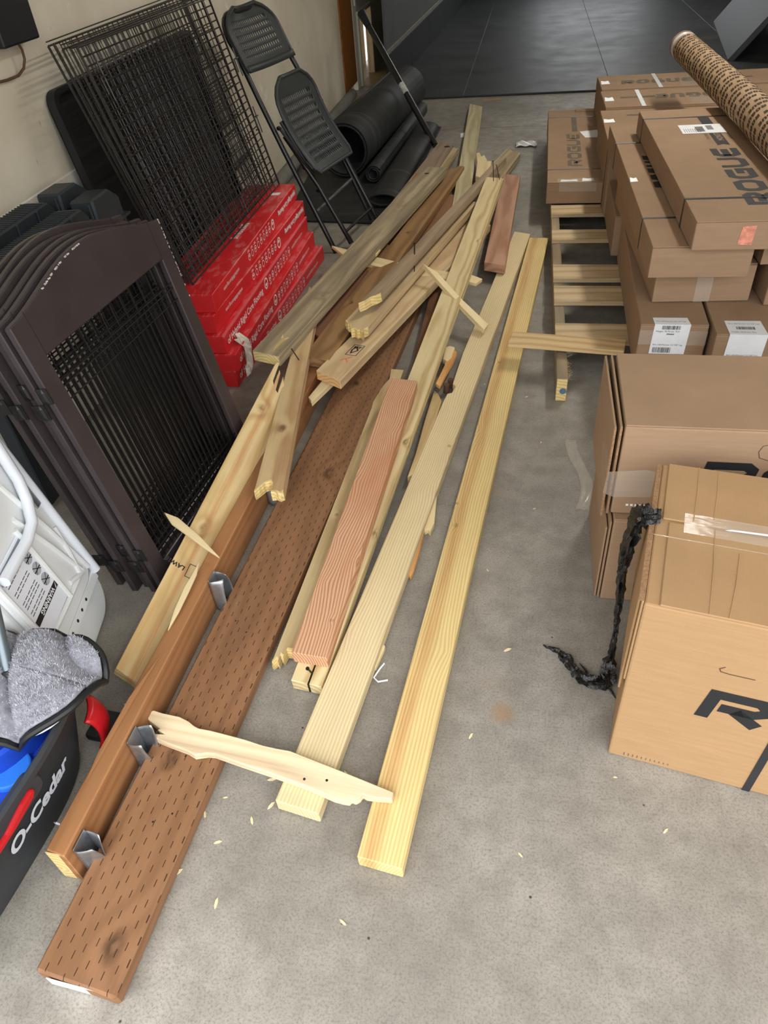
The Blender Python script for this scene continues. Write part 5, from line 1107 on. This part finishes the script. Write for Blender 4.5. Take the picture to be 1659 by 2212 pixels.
# ------------------------------------------------------------------ paper-wrapped tube on top of the cartons
tA, tB = Vector((0.775, 4.55, 0.660)), Vector((0.862, 2.25, 0.660))
t = thing('mailing_tube', 'long brown paper tube with repeating dark print lying on the top cartons', 'tube', frame(tA, tB - tA, z=(0, 0, 1)))
TL, TR = (tB - tA).length, 0.0645
def tube_mat():
    n = NT('printed_kraft'); v = n.map(); k = n.noise(n.map((6, 30, 30)), 1, 4)
    return n.done(n.mix(n.rng(k, 0.3, 0.7), S(168, 138, 104), S(190, 160, 124)), 0.7, 0, 0.3)
obj('body', MB().tube([(0, 0, 0), (TL, 0, 0)], TR, 36), tube_mat(), t, smooth=True)
obj('end_cap', MB().tube([(-0.004, 0, 0), (0.02, 0, 0)], TR + 0.0015, 30), CB1, t, smooth=True)
obj('clear_tape', MB().grid(lambda u, v: (0.03 + 0.05 * v, (TR + 0.0008) * math.cos(2 * math.pi * u), (TR + 0.0008) * math.sin(2 * math.pi * u)), 30, 1), M_SHINE, t, smooth=True)
word = logo_mb(0.092, 0.024, 0.1); pm = MB(); row = 0; s_ = 0.10
while s_ < TL - 0.05:
    for k in range(4):
        a0 = k * math.pi / 2 + row * 0.55
        pm.add([((s_ + y + 0.16 * x), (TR + 0.0007) * math.cos(a0 + x / TR), (TR + 0.0007) * math.sin(a0 + x / TR)) for x, y, z in word.v], word.f)
    s_ += 0.050; row += 1
obj('printed_words', pm, plain('brown_black_print', (62, 48, 38), 0.7), t, kind='stuff')

# ------------------------------------------------------------------ dark equipment at the far right
sl = thing('incline_pad', 'dark grey slanted pad standing on the black gym floor', 'pad', frame((1.70, 7.72, 0.016), (0.11, 0.99, 0), z=(-0.75, 0.1, 0.6)))
obj('top_face', MB().prism(rrect(0, 2.1, -1.0, 0.0, 0.02), -0.05, 0.0), plain('grey_vinyl', (50, 52, 55), 0.5, var=0.06), sl, bevel=0.01, seg=2)
tag(obj('equipment_block', MB().prism([(2.35, 7.62), (3.2, 7.6), (3.4, 9.6), (2.6, 9.7)], 0.016, 0.6), M_BLACKBASE, bevel=0.02, seg=2), 'black block of gym equipment right of the slanted pad', 'equipment')
eq = thing('squat_rack', 'black steel rack post behind the slanted pad at the far right', 'rack', Matrix.Translation((2.45, 9.4, 0.016)))
obj('post', MB().box(-0.04, 0.04, -0.04, 0.04, 0.0, 1.9), M_BLKMET, eq, bevel=0.005); obj('brace', MB().tube([(0, 0, 0.15), (0.5, 0.7, 1.2)], 0.03, 10), M_BLKMET, eq, smooth=True)
tag(obj('stick', MB().tube([(1.32, 6.5, 0.012), (1.37, 6.05, 0.012)], 0.014, 10), CB1, smooth=True), 'short brown cardboard stick on the concrete right of the tube', 'stick')

# ------------------------------------------------------------------ torn black film hanging off the nearest carton
def film():
    n = NT('black_stretch_film'); v = n.map(); k = n.noise(v, 70, 4)
    n.bump(n.noise(v, 90, 4, 0.7), 0.8, 0.006)
    return n.done(S(16, 16, 17), n.rng(k, 0.3, 0.7, 0.12, 0.4), 0, 0.7)
M_FILM = film(); rg = random.Random(21)
path = [(0.283, 1.06, 0.476), (0.262, 1.068, 0.474), (0.248, 1.078, 0.462), (0.243, 1.085, 0.42), (0.240, 1.09, 0.36), (0.241, 1.095, 0.30), (0.245, 1.095, 0.24), (0.249, 1.09, 0.18), (0.250, 1.08, 0.12), (0.249, 1.065, 0.07), (0.246, 1.05, 0.03), (0.244, 1.03, 0.016), (0.231, 1.018, 0.014), (0.210, 1.018, 0.014), (0.190, 1.026, 0.013), (0.172, 1.05, 0.012), (0.155, 1.08, 0.010), (0.140, 1.10, 0.008), (0.122, 1.11, 0.006), (0.101, 1.121, 0.004)]
rad = [0.012, 0.018, 0.024, 0.026, 0.022, 0.016, 0.018, 0.012, 0.010, 0.012, 0.016, 0.016, 0.015, 0.014, 0.013, 0.010, 0.011, 0.007, 0.004, 0.0015]
fine_p, fine_r = [], []
for i in range(len(path) - 1):
    for k in range(5):
        f_ = k / 5; fine_p.append([path[i][j] * (1 - f_) + path[i + 1][j] * f_ + rg.uniform(-.0015, .0015) for j in range(3)]); fine_r.append(rad[i] * (1 - f_) + rad[i + 1] * f_)
mb = MB().tube(fine_p, 0.01, 14, rs=fine_r)
vv = []
for i, v in enumerate(mb.v):
    c = Vector(fine_p[min(i // 14, len(fine_p) - 1)]); d = Vector(v) - c; j = i % 14
    d *= 0.62 + 0.55 * rg.random() + 0.3 * math.sin(j * 2.3 + (i // 14) * 0.35)
    if path[0][2] > c.z > 0.05: d.x *= 0.5
    q = c + d; q.z = max(q.z, 0.0012); vv.append(tuple(q))
mb.v = vv
t = thing('black_film', 'torn strip of shiny black plastic film hanging from the nearest carton to the floor', 'film', None)
obj('strip', mb, M_FILM, t, smooth=True)
for a, b in (((0.205, 1.02, 0.02), (0.186, 1.075, 0.004)), ((0.24, 1.02, 0.01), (0.262, 0.985, 0.002)), ((0.168, 1.05, 0.01), (0.19, 1.05, 0.004)), ((0.245, 1.08, 0.44), (0.232, 1.075, 0.40))):
    m_ = [(a[k] + b[k]) / 2 + rg.uniform(-.004, .004) for k in range(3)]
    obj('frayed_end', MB().tube([a, m_, b], 0.003, 6, rs=[0.004, 0.003, 0.0008]), M_FILM, t, smooth=True)

# ------------------------------------------------------------------ litter on the concrete
chips = [(-0.525, 0.569, 0.4), (-0.582, 0.504, 0.9), (-0.47, 0.62, 2.0), (-0.44, 0.655, 1.0), (-0.455, 0.71, 0.2), (-0.49, 0.46, 1.6), (0.245, 0.80, 0.0), (0.33, 0.70, 0.8), (-0.30, 0.74, 2.2), (-0.05, 0.86, 1.1), (0.02, 1.10, 0.5), (-0.54, 0.66, 0.3), (-0.36, 0.83, 0.7), (0.06, 0.62, 2.4), (-0.57, 0.62, 1.9), (-0.25, 0.46, 2.6), (0.08, 1.62, 0.4), (0.10, 1.95, 1.5), (0.05, 2.22, 0.6), (-0.62, 0.445, 1.2), (-0.30, 1.14, 0.9), (-0.04, 1.36, 2.1), (-0.33, 0.98, 0.1), (-0.10, 2.3, 1.8)]
M_CHIP = plain('wood_chip', (226, 206, 160), 0.7, var=0.1)
cm = None; rg = random.Random(5)
for i, (x, y, a) in enumerate(chips):
    s_ = rg.uniform(0.5, 1.2); M = Matrix.Translation((x, y, 0.0)) @ Matrix.Rotation(a, 4, 'Z') @ Matrix.Scale(s_, 4)
    if cm is None:
        c0 = obj('wood_chip', MB().add([(-0.009, 0, 0.0), (-0.004, 0.0026, 0.0), (0.004, 0.003, 0.0), (0.010, 0.0, 0.0), (0.003, -0.0024, 0.0), (-0.005, -0.002, 0.0), (-0.008, 0, 0.0012), (-0.004, 0.002, 0.002), (0.004, 0.0024, 0.0022), (0.009, 0, 0.001), (0.003, -0.002, 0.002), (-0.005, -0.0015, 0.0018)],
                 [(5, 4, 3, 2, 1, 0), (6, 7, 8, 9, 10, 11)] + [(k, (k + 1) % 6, 6 + (k + 1) % 6, 6 + k) for k in range(6)]), M_CHIP, M=M); cm = c0; o = c0
    else: o = cm.copy(); COL.objects.link(o); o.matrix_local = M
    tag(o, 'tiny pale wood chip on the concrete floor', 'chip', 'wood chips on the concrete')
tag(obj('white_string', MB().tube([(-0.266, 1.028, 0.003), (-0.274, 1.012, 0.003), (-0.284, 0.985, 0.003), (-0.272, 0.975, 0.003), (-0.250, 0.982, 0.003)], 0.0022, 6), M_WHITE, smooth=True), 'small curl of white string on the floor between the two long boards', 'string')
tag(obj('tape_scrap', MB().grid(lambda u, v: (-0.06 + 0.14 * u, 5.31 + 0.12 * v, 0.004 + 0.012 * abs(math.sin(7 * u + 3 * v))), 8, 6), M_SHINE, smooth=True, solid=0.001), 'crumpled shiny tape scrap on the floor beside the far left carton', 'tape')
tag(obj('tape_scrap', MB().grid(lambda u, v: (0.195 + 0.035 * u + 0.02 * math.sin(5 * v), 1.62 + 0.34 * v, 0.003 + 0.006 * abs(math.sin(11 * u + 9 * v))), 5, 16), M_TAPE, smooth=True, solid=0.0008), 'clear curled tape on the floor left of the wide stacked carton', 'tape')
tag(obj('cardboard_scrap', MB().prism([(-0.36, 6.68), (-0.20, 6.70), (-0.22, 6.76), (-0.35, 6.75)], 0.0, 0.004), CB1), 'small brown scrap on the concrete just before the black floor', 'scrap')
tag(obj('paper_scrap', MB().prism([(-0.455, 5.62), (-0.425, 5.63), (-0.43, 5.70), (-0.46, 5.68)], 0.0, 0.012), M_WHITE), 'tiny white scrap left of the farthest board', 'scrap')
